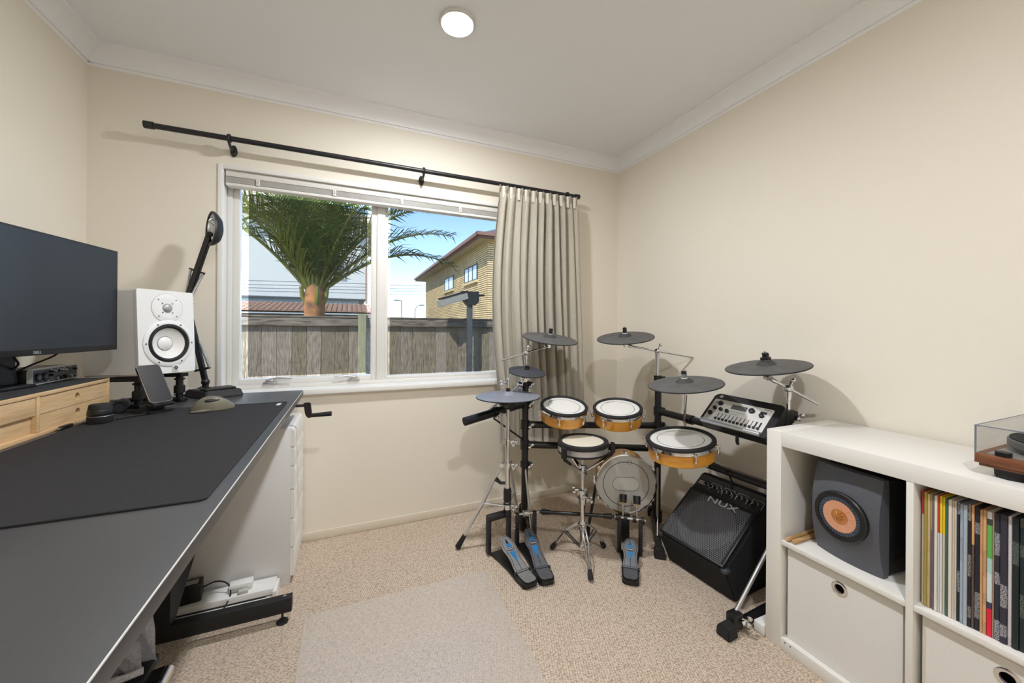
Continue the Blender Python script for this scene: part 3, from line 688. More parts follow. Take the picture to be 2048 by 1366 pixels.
vo = [bm.verts.new((x, 0, z)) for x, z in rrect(0, sw, 0, sh, .007, 4)]; vi = [bm.verts.new((.108 + .0755 * math.cos(2 * math.pi * k / 64), 0, .120 + .0755 * math.sin(2 * math.pi * k / 64))) for k in range(64)]
es = [bm.edges.new((l[k], l[(k + 1) % len(l)])) for l in (vo, vi) for k in range(len(l))]
fs = [f for f in bmesh.ops.triangle_fill(bm, edges=es, use_beauty=True)['geom'] if isinstance(f, bmesh.types.BMFace)]
nv = [v for v in bmesh.ops.extrude_face_region(bm, geom=fs)['geom'] if isinstance(v, bmesh.types.BMVert)]
bmesh.ops.translate(bm, vec=(0, .014, 0), verts=nv); obj('baffle', bm, spw, sp)
def onf(x, z): return frame((x, 0, z), (1, 0, 0), (0, 0, 1), (0, -1, 0))   # local +Z = out of the front
bm = B(); lathe(bm, [(.093, -.001), (.093, .003), (.088, .0055), (.078, .006), (.076, .003), (.076, -.001)], 56, onf(.108, .120), True); wf = obj('woofer_ring', bm, spw, sp)
bm = B(); lathe(bm, [(.076, .001), (.074, .006), (.069, .0085), (.064, .006), (.061, .001)], 56, onf(.108, .120)); obj('surround', bm, rubber, wf)
bm = B(); lathe(bm, [(.0625, .0015), (.058, -.002), (.028, -.021), (.0, -.023)], 56, onf(.108, .120)); obj('cone', bm, cone, wf)
bm = B(); lathe(bm, [(.0275, -.0215), (.0265, -.018), (.018, -.012), (.008, -.009), (0, -.0083)], 40, onf(.108, .120)); obj('dust_cap', bm, spw, wf)
bm = B(); lathe(bm, [(.0273, -.021), (.0284, -.0188), (.0296, -.0200)], 40, onf(.108, .120)); obj('dust_cap_edge', bm, mat('line_grey', (130, 130, 130), .6), wf)
bm = B(); lathe(bm, [(.0575, 0), (.0575, .0012), (.056, .002), (.034, .0016), (.019, .0008), (.018, .0008)], 48, onf(.106, .262)); tw = obj('tweeter_plate', bm, spw, sp)
bm = B(); lathe(bm, [(.057, .0012), (.0580, .0018), (.0588, 0)], 48, onf(.106, .262)); obj('tweeter_edge', bm, mat('line_light', (190, 190, 190), .6), tw)
bm = B(); lathe(bm, [(.0185, .001), (.017, .004), (.010, .0085), (0, .0105)], 32, onf(.106, .262)); obj('tweeter_dome', bm, mat('dome_grey', (176, 178, 178), .35, .3), tw)
sc_ = mat('screw_grey', (120, 120, 122), .35, .8)
for cx, cz_, rr_, n, off in ((.108, .120, .085, 6, 0), (.106, .262, .047, 4, 45), (.106, .262, .026, 4, 45)):
    for k in range(n):
        a = R(off + 360 / n * k); p = onf(cx + rr_ * math.cos(a), cz_ + rr_ * math.sin(a))
        bm = B(); lathe(bm, [(0.0, .0075), (.003, .007), (.0035, .003), (.0035, 0)] if rr_ > .06 else [(0, .0035), (.0024, .003), (.0024, 0)], 10, p); obj('screw', bm, sc_, sp)
bm = B(); box(bm, (.116, -.004, .006), (.140, .0, .033), .002); bd = obj('badge', bm, spw, sp)
bm = B(); lathe(bm, [(0, 0), (.0095, 0), (.0095, .0012), (0, .0012)], 28, Mx.Translation((0, -.004, 0)) @ onf(.128, .020)); obj('badge_disc', bm, ink, bd)
bm = B(); lathe(bm, [(.0068, 0), (.0082, 0), (.0082, .0006), (.0068, .0006)], 28, Mx.Translation((0, -.0052, 0)) @ onf(.128, .020), True)
for k in range(3):
    a = R(90 + 120 * k); ca = V((.128, -.0055, .020)); tube(bm, [ca, ca + V((math.cos(a), 0, math.sin(a))) * .0065], .0006, 5)
obj('emblem', bm, wprint, bd)

st = thing('speaker_stand', 'black four post isolation stand under the white studio speaker', 'speaker stand', m=frame(V((.360, -.452, DZ)), su, sb0, UP))
def stand_z(x, y): return (.962 - DZ) - y * math.sin(spt) - .004
for x in (.030, .180):
    for y in (.045, .225):
        h = stand_z(x, y)
        bm = B(); cyl(bm, (x, y, .012), (x, y, h - .012), .0125, seg=16); lathe(bm, [(.0125, .034), (.019, .036), (.019, .066), (.0125, .070)], 20, Mx.Translation((x, y, 0))); ring(bm, .015, .004, Mx.Translation((x, y, h - .026)), 20, 8); obj('post', bm, black, st)
    bm = B(); box(bm, (x - .016, .02, .0006), (x + .016, .25, .016), .004); obj('base_bar', bm, black, st)
    bm = B(); vs0 = [(x - .016, .02), (x + .016, .02), (x + .016, .25), (x - .016, .25)]
    lo = [bm.verts.new((a, b_, stand_z(a, b_) - .016)) for a, b_ in vs0]; hi = [bm.verts.new((a, b_, stand_z(a, b_) - .001)) for a, b_ in vs0]
    bm.faces.new(lo); bm.faces.new(hi)
    for k in range(4): bm.faces.new((lo[k], lo[(k + 1) % 4], hi[(k + 1) % 4], hi[k]))
    obj('top_bar', bm, black, st)
for z0, z1, yy in ((.0006, .014, .235), (stand_z(0, .235) - .015, stand_z(0, .235) - .002, .235)):
    bm = B(); box(bm, (.030, yy - .012, z0), (.180, yy + .012, z1), .003); obj('cross_bar', bm, black, st)

# phone on stand
paz, ppt = R(52), R(-30)
pm = Mx.Translation((.428, -.511, .9425)) @ Mx.Rotation(paz, 4, 'Z') @ Mx.Rotation(ppt, 4, 'X')
ph_ = thing('smartphone', 'black smartphone with silver edge leaning on its stand before the speaker', 'phone', m=pm)
pw, phh = .0732, .152
bm = B(); prism(bm, rrect(-pw / 2, pw / 2, -phh / 2, phh / 2, .010), .0085, frame((0, .0085, 0), (1, 0, 0), (0, 0, 1), (0, -1, 0)), .0015); obj('body', bm, black, ph_)
bm = B(); 
outl = rrect(-pw / 2 + .0005, pw / 2 - .0005, -phh / 2 + .0005, phh / 2 - .0005, .0098); tube(bm, [(x, .0006, z) for x, z in outl + outl[:1]], .0013, 6); obj('silver_edge', bm, chrome, ph_)
bm = B(); prism(bm, rrect(-pw / 2 + .0025, pw / 2 - .0025, -phh / 2 + .0025, phh / 2 - .0025, .008), .0008, frame((0, 0, 0), (1, 0, 0), (0, 0, 1), (0, -1, 0))); obj('screen', bm, mat('phone_glass', (34, 33, 34), .28, spec=.7), ph_)
pb = pm @ V((0, .02, -phh / 2)); 
ps = thing('phone_stand', 'black charging stand holding the smartphone', 'phone stand', m=Mx.Translation((pb.x, pb.y, DZ + .0040)) @ Mx.Rotation(paz, 4, 'Z'))
bm = B(); prism(bm, rrect(-.045, .040, -.030, .085, .02), .009, Mx.Translation((0, 0, .0004)), .002); obj('base', bm, black, ps)
bm = B(); box(bm, (-.034, -.030, .022), (.034, .018, .0355), .004); box(bm, (-.016, -.006, .008), (.016, .020, .026), .003); obj('ledge', bm, black, ps)
e0 = V((0, .030, .010)); e1 = Mx.Rotation(-paz, 4, 'Z') @ (pm @ V((0, .013, .02)) - V((pb.x, pb.y, DZ)))
bm = B(); tube(bm, [e0, e0.lerp(e1, .5) + V((0, .006, 0)), e1], [.014, .012, .012], 10); obj('back_support', bm, black, ps)
bm = B(); tube(bm, curve([(-.04, -.01, .005), (-.07, -.015, .004), (-.10, -.005, .004), (-.13, -.015, .004)]), .0028, 6); obj('cable', bm, rubber, ps)

# mouse
mo = thing('computer_mouse', 'olive grey sculpted computer mouse on the black desk mat', 'mouse', (.612, -.545, DZ + .004), R(22))
bm = B(); NX, NY = 24, 14; g = []
for i in range(NX + 1):
    t = i / NX; x = -.066 + .132 * t; row = []
    hw = .036 * (max(0, math.sin(math.pi * (t * .93 + .035))) ** .55) * (1 - .25 * (1 - t)); hh = .046 * (max(0, math.sin(math.pi * (t ** .85 * .93 + .035))) ** .75)
    for j in range(NY + 1):
        a = math.pi * j / NY; y = hw * math.cos(a) * (1.15 if a > math.pi / 2 else 1); z = hh * math.sin(a) ** .8 * (1 + .25 * math.cos(a - .5))
        row.append(bm.verts.new((x, -y, z + .0005)))
    g.append(row)
for i in range(NX):
    for j in range(NY): bm.faces.new((g[i][j], g[i + 1][j], g[i + 1][j + 1], g[i][j + 1]))
bm.faces.new([r_[0] for r_ in g] + [r_[-1] for r_ in g[::-1]]); bmesh.ops.remove_doubles(bm, verts=bm.verts, dist=.0002)
obj('shell', bm, mat('mouse_olive', (112, 108, 92), .35, noise=(12, .25)), mo, angle=60)
bm = B(); ball(bm, (-.004, -.020, .036), .022, (1.15, .35, .35), 16, ); obj('thumb_rest', bm, black, mo)
bm = B(); cyl(bm, (-.034, -.004, .0355), (-.034, .004, .0365), .008, seg=18); obj('scroll_wheel', bm, rubber, mo)
bm = B(); ball(bm, (-.040, -.034, .004), .018, (1.7, .75, .28), 14); obj('thumb_wing', bm, mat('mouse_olive', (0, 0, 0)), mo)

# round ribbed puck, torch, plug
lp_ = pl(206, 846, 'z', DZ + .004)
lz = thing('camera_lens', 'short black ribbed camera lens standing on the desk mat by the drawers', 'lens', (lp_.x - .012, lp_.y + .012, DZ + .0042))
bm = B(); lathe(bm, [(0, 0), (.029, 0), (.031, .003), (.031, .022), (.0295, .024)], 40); obj('lower_ring', bm, rubber, lz)
bm = B(); lathe(bm, [(.0295, .024), (.029, .0255), (.0305, .027), (.031, .029), (.0295, .042), (.0285, .044)], 40); obj('upper_ring', bm, black, lz)
bm = B(); lathe(bm, [(.0285, .044), (.028, .047), (.0265, .058), (.025, .060), (.022, .0605), (0, .0605)], 40); obj('cap', bm, rubber, lz)
for zr in (.0035, .0225, .0415):
    bm = B(); ring(bm, .0298 if zr < .04 else .0287, .0008, Mx.Translation((0, 0, zr)), 40, 6); obj('band', bm, satin, lz)
a = pl(238, 826, 'z', DZ + .004); b_ = pl(270, 797, 'z', DZ)
d_ = V((b_.x - a.x, b_.y - a.y, 0)).normalized(); a = V((a.x, a.y, DZ + .0245)); 
to = thing('torch', 'black ribbed torch lying on the desk beside the bamboo drawers', 'torch', m=axm(a, a + d_)[0] @ Mx.Diagonal((1, 1, .64, 1)))
bm = B(); lathe(bm, [(.013, .002), (.0195, 0), (.021, .004), (.021, .026), (.017, .036), (0, .036)], 28); obj('head', bm, rubber, to)
bm = B(); lathe(bm, [(0, .006), (.013, .004), (.013, .002)], 28); obj('lens', bm, mat('dark_lens', (60, 64, 74), .2), to)
bm = B(); pr_ = [(0, .034)]
for k in range(8): pr_ += [(.0165, .036 + k * .009), (.0165, .041 + k * .009), (.015, .042 + k * .009), (.015, .0445 + k * .009)]
lathe(bm, pr_ + [(0, .11)], 28); obj('grip', bm, black, to)
bm = B(); lathe(bm, [(.0, .108), (.020, .110), (.020, .138), (0, .140)], 28); obj('collar', bm, mat('dark_blue_grey', (58, 62, 72), .5), to)
up0 = V((.284, -.685, DZ + .007))
us = thing('usb_plug', 'black flat usb plug with short cable in front of the bamboo drawers', 'plug', up0)
bm = B(); box(bm, (-.007, -.034, -.006), (.007, .010, .005), .002); obj('housing', bm, black, us)
bm = B(); box(bm, (-.005, -.047, -.003), (.005, -.034, .002), .0005); obj('connector', bm, satin, us)
bm = B(); tube(bm, curve([(0, .01, 0), (.004, .05, -.003), (.012, .10, -.004), (.0, .17, -.004), (-.006, .23, -.004)]), .0025, 6); obj('cable', bm, mat('pale_cable', (176, 168, 150), .6), us)

# lamp
LZ = 1.74
la = thing('desk_lamp', 'black spring-arm desk lamp with heavy base near the window', 'lamp', (.52, -.175, DZ))
q0, q1, q2 = V((.398, -.165, 0)), V((.515, -.285, 0)), V((.640, -.205, 0)); q3 = q0 + q2 - q1 + V((.02, -.03, 0))
bot = [q0, q1, q2, q3]; cen = sum(bot, V()) / 4
bm = B(); lo = [bm.verts.new(p + V((0, 0, DZ + .0006))) for p in bot]; hi = [bm.verts.new(cen + (p - cen) * .88 + V((0, 0, DZ + .034))) for p in bot]
bm.faces.new(lo[::-1]); bm.faces.new(hi)
for k in range(4): bm.faces.new((lo[k], lo[(k + 1) % 4], hi[(k + 1) % 4], hi[k]))
bmesh.ops.bevel(bm, geom=bm.edges[:], offset=.004, segments=2, affect='EDGES'); obj('base', bm, mat('dark_charcoal', (44, 45, 48), .55), la, True)
dd = (q2 - q1).normalized(); ee = UP.cross(dd)
bm = B(); box(bm, (-.055, -.04, DZ + .034), (.06, .035, DZ + .043), .003, frame((cen.x + .012, cen.y - .012, 0), dd, ee, UP)); obj('pen_tray', bm, black, la, True)
J0 = V((cen.x - .02, cen.y + .03, DZ + .034)); zz = (J0 - CAM).dot(FW)
def lpnt(x, y): return dep(x, y, zz)
b0, el, hd_ = lpnt(411, 764), lpnt(373, 604), lpnt(419, 470)
bm = B(); cyl(bm, (b0.x, b0.y, DZ + .033), b0, .013, seg=14); ball(bm, b0, .017); obj('pivot', bm, black, la, True)
side = FW
def arm(p, q, w):
    d = (q - p).normalized(); n = d.cross(side).normalized()
    bm = B(); prism(bm, [(-w, -.008), (w, -.008), (w, .008), (-w, .008)], (q - p).length, frame(p, n, n.cross(d) * -1, d), .002); return obj('arm', bm, black, la, True)
a1 = arm(b0, el, .011); a2 = arm(el, hd_, .013)
for p, q, par, s0, s1 in ((b0, el, a1, .16, .50), (el, hd_, a2, .10, .46)):
    d = (q - p).normalized(); n = d.cross(side).normalized()
    for s in (-1, 1):
        e0 = p + d * (q - p).length * s0 + n * s * .034; e1 = p + d * (q - p).length * s1 + n * s * .017
        if par is a2: e0, e1 = p + d * (q - p).length * s0 + n * s * .012, p + d * (q - p).length * s1 + n * s * .030
        bm = B(); tube(bm, [e0, e1], .0055, 10)
        for k in range(18): ring(bm, .0055, .0012, axm(e0.lerp(e1, (k + .5) / 18), e1)[0], 10, 4)
        obj('spring', bm, satin, par, True)
    m_ = p + d * (q - p).length * (s0 if par is a1 else s1); bm = B(); wv = .036
    cyl(bm, m_ - n * wv, m_ + n * wv, .005, seg=10); obj('spring_bar', bm, black, par, True)
bm = B(); cyl(bm, el - side * .022, el + side * .022, .017, seg=20); obj('elbow_joint', bm, chrome, la, True)
# head: a shallow hood, open towards the room, seen half from the side
hood_dir = (RT * .50 + FW * .82 - UP * .10).normalized()          # back of the hood
hx_ = UP * .93 - RT * .30; hx_ = (hx_ - hood_dir * hx_.dot(hood_dir)).normalized(); hy_ = hood_dir.cross(hx_)
hc_ = lpnt(424, 457); hm = frame(hc_, hx_, hy_, hood_dir)
hs_ = Mx.Diagonal((1.02, .62, 1, 1))
bm = B(); prf = [(0, .040), (.03, .0385), (.058, .030), (.076, .014), (.084, 0), (.084, -.006), (.074, -.006), (.072, 0), (.066, .012), (.05, .024), (.026, .031), (0, .033)]
lathe(bm, prf, 40, hm @ hs_); hood = obj('lamp_hood', bm, black, la, True)
bm = B(); lathe(bm, [(.0715, -.001), (.0655, .011), (.0495, .023), (.0255, .030), (0, .032)], 40, hm @ hs_); obj('reflector', bm, mat('reflector_silver', (206, 208, 210), .28, .7), hood, True)
bm = B()
for s in (-1, 1): cyl(bm, hm @ V((-.050, s * .011, .008)), hm @ V((.045, s * .011, .008)), .0065, seg=12)
obj('bulb', bm, mat('bulb_white', (225, 225, 222), .3), hood, True)
bm = B(); tube(bm, [hd_, hm @ V((-.030, -.012, .010)), hm @ V((-.012, -.006, .020))], [.011, .011, .013], 10); ball(bm, hd_, .016); obj('head_pivot', bm, black, la, True)
bm = B(); tube(bm, curve([hm @ V((.010, .050, -.004)), hm @ V((.012, .062, -.024)), hm @ V((-.002, .060, -.034)), hm @ V((-.010, .050, -.006))]), .003, 8); obj('head_handle', bm, satin, hood, True)
bm = B(); cb = cen + V((0, 0, DZ + .003)); tube(bm, curve([b0 - d_ * 0 + V((-.012, .01, -.02)), b0 + V((-.04, .01, -.035)), V((q0.x - .01, q0.y + .03, DZ + .004)), V((q0.x - .05, q0.y + .06, DZ + .004))]), .0028, 6); obj('cord', bm, rubber, la, True)

# drawer unit under the desk
du = thing('drawer_unit', 'white drawer unit standing under the far end of the desk', 'drawer unit', (.56, -.19, 0))
bm = B(); box(bm, (.27, -.360, .0), (.846, -.014, .70), .002); obj('carcass', bm, mat('white_foil', (222, 220, 217), .45), du, True)
zs = [.035, .165, .295, .425, .53, .615, .698]
for z0, z1 in zip(zs, zs[1:]):
    bm = B(); prism(bm, [(.0, z0 + .0015), (.016, z0 + .0015), (.016, z1 - .02), (.010, z1 - .006), (.0, z1 - .0015)], .342, frame((.8465, -.358, 0), (1, 0, 0), (0, 0, 1), (0, 1, 0)) @ Mx.Diagonal((1, 1, 1, 1)), 0); obj('drawer_front', bm, white, du, True)

# things on the carpet under the desk
sb_ = thing('slotted_box', 'low white plastic box with a long slot on the carpet under desk', 'box', (.60, -.42, 0))
bm = B(); box(bm, (.34, -.468, .0008), (.812, -.366, .022), .002); obj('lower_tray', bm, white, sb_, True)
bm = B(); box(bm, (.34, -.455, .030), (.800, -.366, .055), .003); obj('lid', bm, white, sb_, True)
bm = B(); box(bm, (.345, -.452, .0215), (.77, -.372, .0305)); obj('slot', bm, ink, sb_, True, False)
bm = B(); box(bm, (.795, -.462, .0215), (.811, -.370, .046), .002); obj('end_cap', bm, white, sb_, True)
pa = thing('power_adapter', 'black power adapter with cable resting on the white slotted box', 'power adapter', (.515, -.41, .0555), R(8))
bm = B(); box(bm, (-.042, -.028, 0), (.030, .028, .072), .005); obj('body', bm, black, pa)
bm = B(); box(bm, (-.030, -.020, .0721), (.018, .012, .0728)); obj('rating_label', bm, mat('label_grey', (168, 166, 160), .5), pa, smooth=False)
bm = B(); tube(bm, curve([(.03, 0, .04), (.075, 0, .048), (.115, -.02, .035), (.125, -.05, .0), (.10, -.085, -.035)]), .0028, 8); obj('output_cable', bm, rubber, pa)
bm = B(); tube(bm, curve([(-.035, -.028, .012), (-.045, -.045, .0), (-.045, -.065, -.03), (-.02, -.10, -.05)]), .0032, 8); obj('mains_cable', bm, rubber, pa)
wa = thing('wall_charger', 'white plug-in charger on the white slotted box beside black adapter', 'charger', (.675, -.405, .0555), R(4))
bm = B(); box(bm, (-.040, -.022, 0), (.042, .022, .030), .005); obj('body', bm, white, wa)
bm = B(); box(bm, (-.030, -.026, .006), (.015, -.0215, .022), .001); obj('socket_face', bm, mat('pale_grey_plastic', (200, 198, 192), .5), wa)
bm = B(); box(bm, (-.005, -.045, 0), (.030, -.0265, .013), .002); obj('usb_plug', bm, mat('pale_grey_plastic', (200, 198, 192)), wa)

# low black stool under the desk with a towel on it
frs = thing('foot_stool', 'low black stool with a chrome end roller under the desk edge', 'stool', (.47, -1.02, 0))
bm = B(); box(bm, (.30, -1.13, .195), (.60, -.93, .232), .010); obj('seat_pad', bm, black, frs, True)
bm = B(); prism(bm, [(0, 0), (.075, .004), (.075, .034), (0, .022)], .05, frame((.558, -.975, .188), (1, 0, 0), (0, 0, 1), (0, -1, 0)), .006); obj('side_arm', bm, black, frs, True)
bm = B(); cyl(bm, (.630, -1.030, .200), (.630, -.972, .200), .014, seg=24); obj('roller', bm, chrome, frs, True)
for x_ in (.325, .575):
    for y_ in (-1.105, -.955):
        bm = B(); cyl(bm, (x_, y_, 0), (x_, y_, .196), .012, seg=12); obj('leg', bm, blackm, frs, True)
tw_ = thing('towel', 'crumpled pale grey towel lying on the low black stool', 'towel', (.53, -1.0, .233))
towm = mat('towel_cotton', (226, 226, 232), .95, noise=(220, .2), bump=(350, 1.0))
def cloth(name, x0, x1, y0, hgt, lean, seed, fold):
    bm = B(); NX, NY = 26, 22; g = []; r2 = random.Random(seed); p1, p2 = r2.uniform(0, 6), r2.uniform(0, 6)
    for i in range(NX + 1):
        u = i / NX; row = []
        for j in range(NY + 1):
            v = j / NY; hh = hgt * (.45 + .55 * u ** 1.3)
            row.append(bm.verts.new((x0 + (x1 - x0) * u - .022 * v * u, y0 + lean * v + fold * (math.sin(u * 11 + p1 + v * 2.2) + .5 * math.sin(u * 23 + p2 + v * 7)), .238 + hh * v)))
        g.append(row)
    for i in range(NX):
        for j in range(NY): bm.faces.new((g[i][j], g[i + 1][j], g[i + 1][j + 1], g[i][j + 1]))
    bmesh.ops.solidify(bm, geom=bm.faces[:], thickness=.007); obj(name, bm, towm, tw_, True, angle=80)
cloth('front_fold', .44, .592, -1.005, .080, .012, 1, .009)
cloth('back_fold', .46, .612, -.975, .130, .018, 2, .010)
bm = B(); tube(bm, [(.44, -1.018, .2455), (.50, -1.026, .2455), (.56, -1.022, .2455), (.592, -1.012, .2455)], .0085, 10); obj('hem', bm, towm, tw_, True)

# clear chair mat on the carpet
cm = thing('chair_mat', 'clear plastic chair mat lying on the carpet in front of the desk', 'chair mat', (1.28, -1.3, 0))
clr = bpy.data.materials.new('clear_vinyl'); clr.use_nodes = True; nt = clr.node_tree; nt.nodes.clear()
o_ = nt.nodes.new('ShaderNodeOutputMaterial'); t1 = nt.nodes.new('ShaderNodeBsdfTransparent'); t1.inputs[0].default_value = (.98, .98, .98, 1)
g1 = nt.nodes.new('ShaderNodeBsdfGlossy'); g1.inputs['Roughness'].default_value = .22; d1 = nt.nodes.new('ShaderNodeBsdfDiffuse'); d1.inputs[0].default_value = (*lin((255, 246, 236)), 1)
m1 = nt.nodes.new('ShaderNodeMixShader'); m1.inputs[0].default_value = .22; m2 = nt.nodes.new('ShaderNodeMixShader'); facing_fac(nt, m2, .04, .5, 3)
nt.links.new(t1.outputs[0], m1.inputs[1]); nt.links.new(d1.outputs[0], m1.inputs[2]); nt.links.new(m1.outputs[0], m2.inputs[1]); nt.links.new(g1.outputs[0], m2.inputs[2]); nt.links.new(m2.outputs[0], o_.inputs[0])
bm = B(); prism(bm, rrect(.93, 1.685, -1.80, -.604, .035), .0022, Mx.Translation((0, 0, .001))); obj('sheet', bm, clr, cm, True)
bm = B()
for i in range(27):
    for j in range(43):
        lathe(bm, [(.0026, 0), (.0018, .0008), (0, .001)], 5, Mx.Translation((.945 + i * .028 + (.014 if j % 2 else 0), -1.785 + j * .028, .0032)))
sd2 = obj('grip_studs', bm, mat('stud_beige', (190, 178, 166), .6), cm, True); sd2['kind'] = 'stuff'  # studs in one even beige of their own
# ------------------------------------------------------------------ bookcase and contents
KX0, KX1, KY0, KH = 2.529, 2.915, -1.379, .785
kt, cell, ct = .052, .3355, .016
ncol = 4; KY1 = KY0 - (2 * kt + ncol * cell + (ncol - 1) * ct)
bk = thing('bookcase', 'white cube shelf unit standing against the right wall', 'shelf unit', (2.72, (KY0 + KY1) / 2, 0))
def kbox(name, lo, hi, bev=.0012): b_ = B(); box(b_, lo, hi, bev); return obj(name, b_, lam, bk, True)
kbox('side_panel', (KX0, KY0 - kt, .0), (KX1, KY0, KH)); kbox('side_panel', (KX0, KY1, .0), (KX1, KY1 + kt, KH))
kbox('top_panel', (KX0, KY1 + kt + .0004, KH - kt), (KX1, KY0 - kt - .0004, KH)); kbox('bottom_panel', (KX0, KY1 + kt + .0004, .0), (KX1, KY0 - kt - .0004, .042))
ZS0, ZS1 = .377, .393
cells = []
for k in range(ncol):
    yb = KY0 - kt - k * (cell + ct); ya = yb - cell; cells.append((ya, yb))
    kbox('shelf', (KX0 + .002, ya + .0003, ZS0), (KX1, yb - .0003, ZS1))
    if k < ncol - 1: kbox('divider', (KX0 + .001, ya - ct, .0425), (KX1, ya, KH - kt - .0005))
kbox('back_panel', (KX1 + .0002, KY1, .01), (KX1 + .005, KY0, KH - .005), 0)
for yy in (-1.448, -1.466):
    bm = B(); cyl(bm, (2.5285, yy, .033), (2.531, yy, .033), .0025, seg=8); obj('screw_hole', bm, ink, bk, True)

# fabric bins with metal eyelets
for k, lab in ((0, 'pale fabric storage bin with metal eyelet below the copper-coned speaker'), (1, 'pale fabric storage bin with metal eyelet below the records')):
    ya, yb = cells[k]; y0, y1 = ya + .012, yb - .012; z0, z1 = .0432, .371; xb = KX0 + .022
    b_ = thing('storage_bin', lab, 'bin', (2.72, (y0 + y1) / 2, z0), group='fabric bins in the shelf unit')
    ey = -1.601 if k == 0 else -1.943
    bm = B(); plate_hole(bm, y0, y1, z0, z1, (ey, .318), .014, .004, frame((xb, 0, 0), (0, 1, 0), (1, 0, 0), (0, 0, 1))); obj('front_panel', bm, bin_fab, b_, True)
    bm = B(); box(bm, (xb + .0041, y0, z0), (KX1 - .03, y0 + .004, z1)); box(bm, (xb + .0041, y1 - .004, z0), (KX1 - .03, y1, z1)); box(bm, (KX1 - .034, y0 + .004, z0), (KX1 - .03, y1 - .004, z1)); box(bm, (xb + .0041, y0 + .004, z0), (KX1 - .034, y1 - .004, z0 + .004)); obj('sides', bm, bin_fab, b_, True, False)
    bm = B(); lathe(bm, [(.013, -.001), (.0135, .002), (.018, .003), (.0225, .0015), (.0235, -.0005)], 36, frame((xb, ey, .318), (0, 1, 0), (0, 0, 1), (-1, 0, 0))); obj('eyelet', bm, chrome, b_, True)
    bm = B(); prism(bm, [(y0 + .001, z1 - .010), (y1 - .001, z1 - .010), (y1 - .001, z1 - .008), (y0 + .001, z1 - .008)], .001, frame((xb - .001, 0, 0), (0, 1, 0), (0, 0, 1), (1, 0, 0))); obj('top_seam', bm, bin_fab, b_, True)

# grey bookshelf speaker with copper cone
ls = thing('bookshelf_speaker', 'dark grey speaker with copper cone in the upper shelf cell', 'speaker', (2.61, -1.598, ZS1), R(-97))
# local: x = along front (to the speaker's right), y = back, z up
lw, lh, ld = .196, .302, .27
gm = mat('charcoal_satin', (84, 86, 92), .5, noise=(240, .08)); bg_ = mat('black_gloss_cabinet', (16, 16, 18), .25)
bm = B(); box(bm, (-lw / 2 + .003, .012, .006), (lw / 2 - .003, ld, lh - .003), .006); obj('cabinet', bm, bg_, ls)
bm = B(); N = 28; g = []
HR = .073; HZ = .153
def bul(x, z):
    nx, nz = x / (lw / 2), (z - lh / 2) / (lh / 2)
    return -.004 - .034 * (1 - nx * nx) * .45 - .034 * (1 - nz * nz) * .75
vo = []
for i in range(N + 1):
    row = []
    for j in range(N + 1):
        x = -lw / 2 + lw * i / N; z = lh * j / N
        nx, nz = x / (lw / 2), (z - lh / 2) / (lh / 2)
        if abs(nx) > .86 and abs(nz) > .9: x *= .985; z = lh / 2 + (z - lh / 2) * .99
        row.append(bm.verts.new((x, bul(x, z), z)))
    g.append(row)
for i in range(N):
    for j in range(N): bm.faces.new((g[i][j], g[i + 1][j], g[i + 1][j + 1], g[i][j + 1]))
ed = [e for e in bm.edges if e.is_boundary]
nv = [v for v in bmesh.ops.extrude_edge_only(bm, edges=ed)['geom'] if isinstance(v, bmesh.types.BMVert)]
for v in nv: v.co.y = .016
bm.faces.new([e_ for e_ in []]) if False else None
obj('baffle', bm, gm, ls, angle=50)
yc = bul(0, HZ) - .001
fm = frame((0, yc, HZ), (1, 0, 0), (0, 0, 1), (0, -1, 0))
bm = B(); lathe(bm, [(.078, -.010), (.078, .0005), (.075, .004), (.066, .005), (.062, .0035), (.061, -.004)], 56, fm); r0 = obj('driver_ring', bm, black, ls)
bm = B(); lathe(bm, [(.0615, .002), (.056, .004), (.049, .0022), (.0485, .001)], 56, fm); obj('surround', bm, mat('surround_slate', (52, 58, 68), .6), r0)
bm = B()
for k in range(40):
    a = R(9 * k); c_, s_ = math.cos(a), math.sin(a); tube(bm, [fm @ V((.0505 * c_, .0505 * s_, .0036)), fm @ V((.0600 * c_, .0600 * s_, .0038))], .0014, 5)
obj('surround_ribs', bm, mat('rib_slate', (74, 86, 100), .5), r0)
copper = mat('copper_cone', (240, 178, 142), .38, .45)
bm = B(); lathe(bm, [(.0490, .0022), (.047, .0022), (.024, -.0006), (.0225, -.0006)], 56, fm); cn = obj('cone', bm, copper, r0)
for k in range(10):
    a = R(36 * k + 10); bm = B(); tube(bm, [fm @ V((.027 * math.cos(a), .027 * math.sin(a), .0006)), fm @ V((.044 * math.cos(a), .044 * math.sin(a), .0028))], .0006, 5); obj('cone_rib', bm, mat('copper_light', (246, 206, 176), .3, .6), cn)
bm = B(); lathe(bm, [(.0228, -.0006), (.0235, .0014), (.0215, .0022), (.012, .0006), (0, .0004)], 40, fm); tw = obj('tweeter_cup', bm, mat('copper_gold', (226, 160, 104), .3, .8), r0)
for k in range(9):
    a = R(40 * k); bm = B(); tube(bm, [fm @ V((.002 * math.cos(a), .002 * math.sin(a), .0062)), fm @ V((.009 * math.cos(a), .009 * math.sin(a), .0055)), fm @ V((.0150 * math.cos(a), .0150 * math.sin(a), .0016))], [.0012, .0014, .0008], 5); obj('phase_fin', bm, mat('gold_fin', (206, 146, 84), .35, .7), tw)
for k, s_ in enumerate((-1, 1)):
    for yq in (.03, .24):
        bm = B(); cyl(bm, (s_ * .07, yq, .0003), (s_ * .07, yq, .0065), .010, seg=14); obj('foot', bm, rubber, ls)

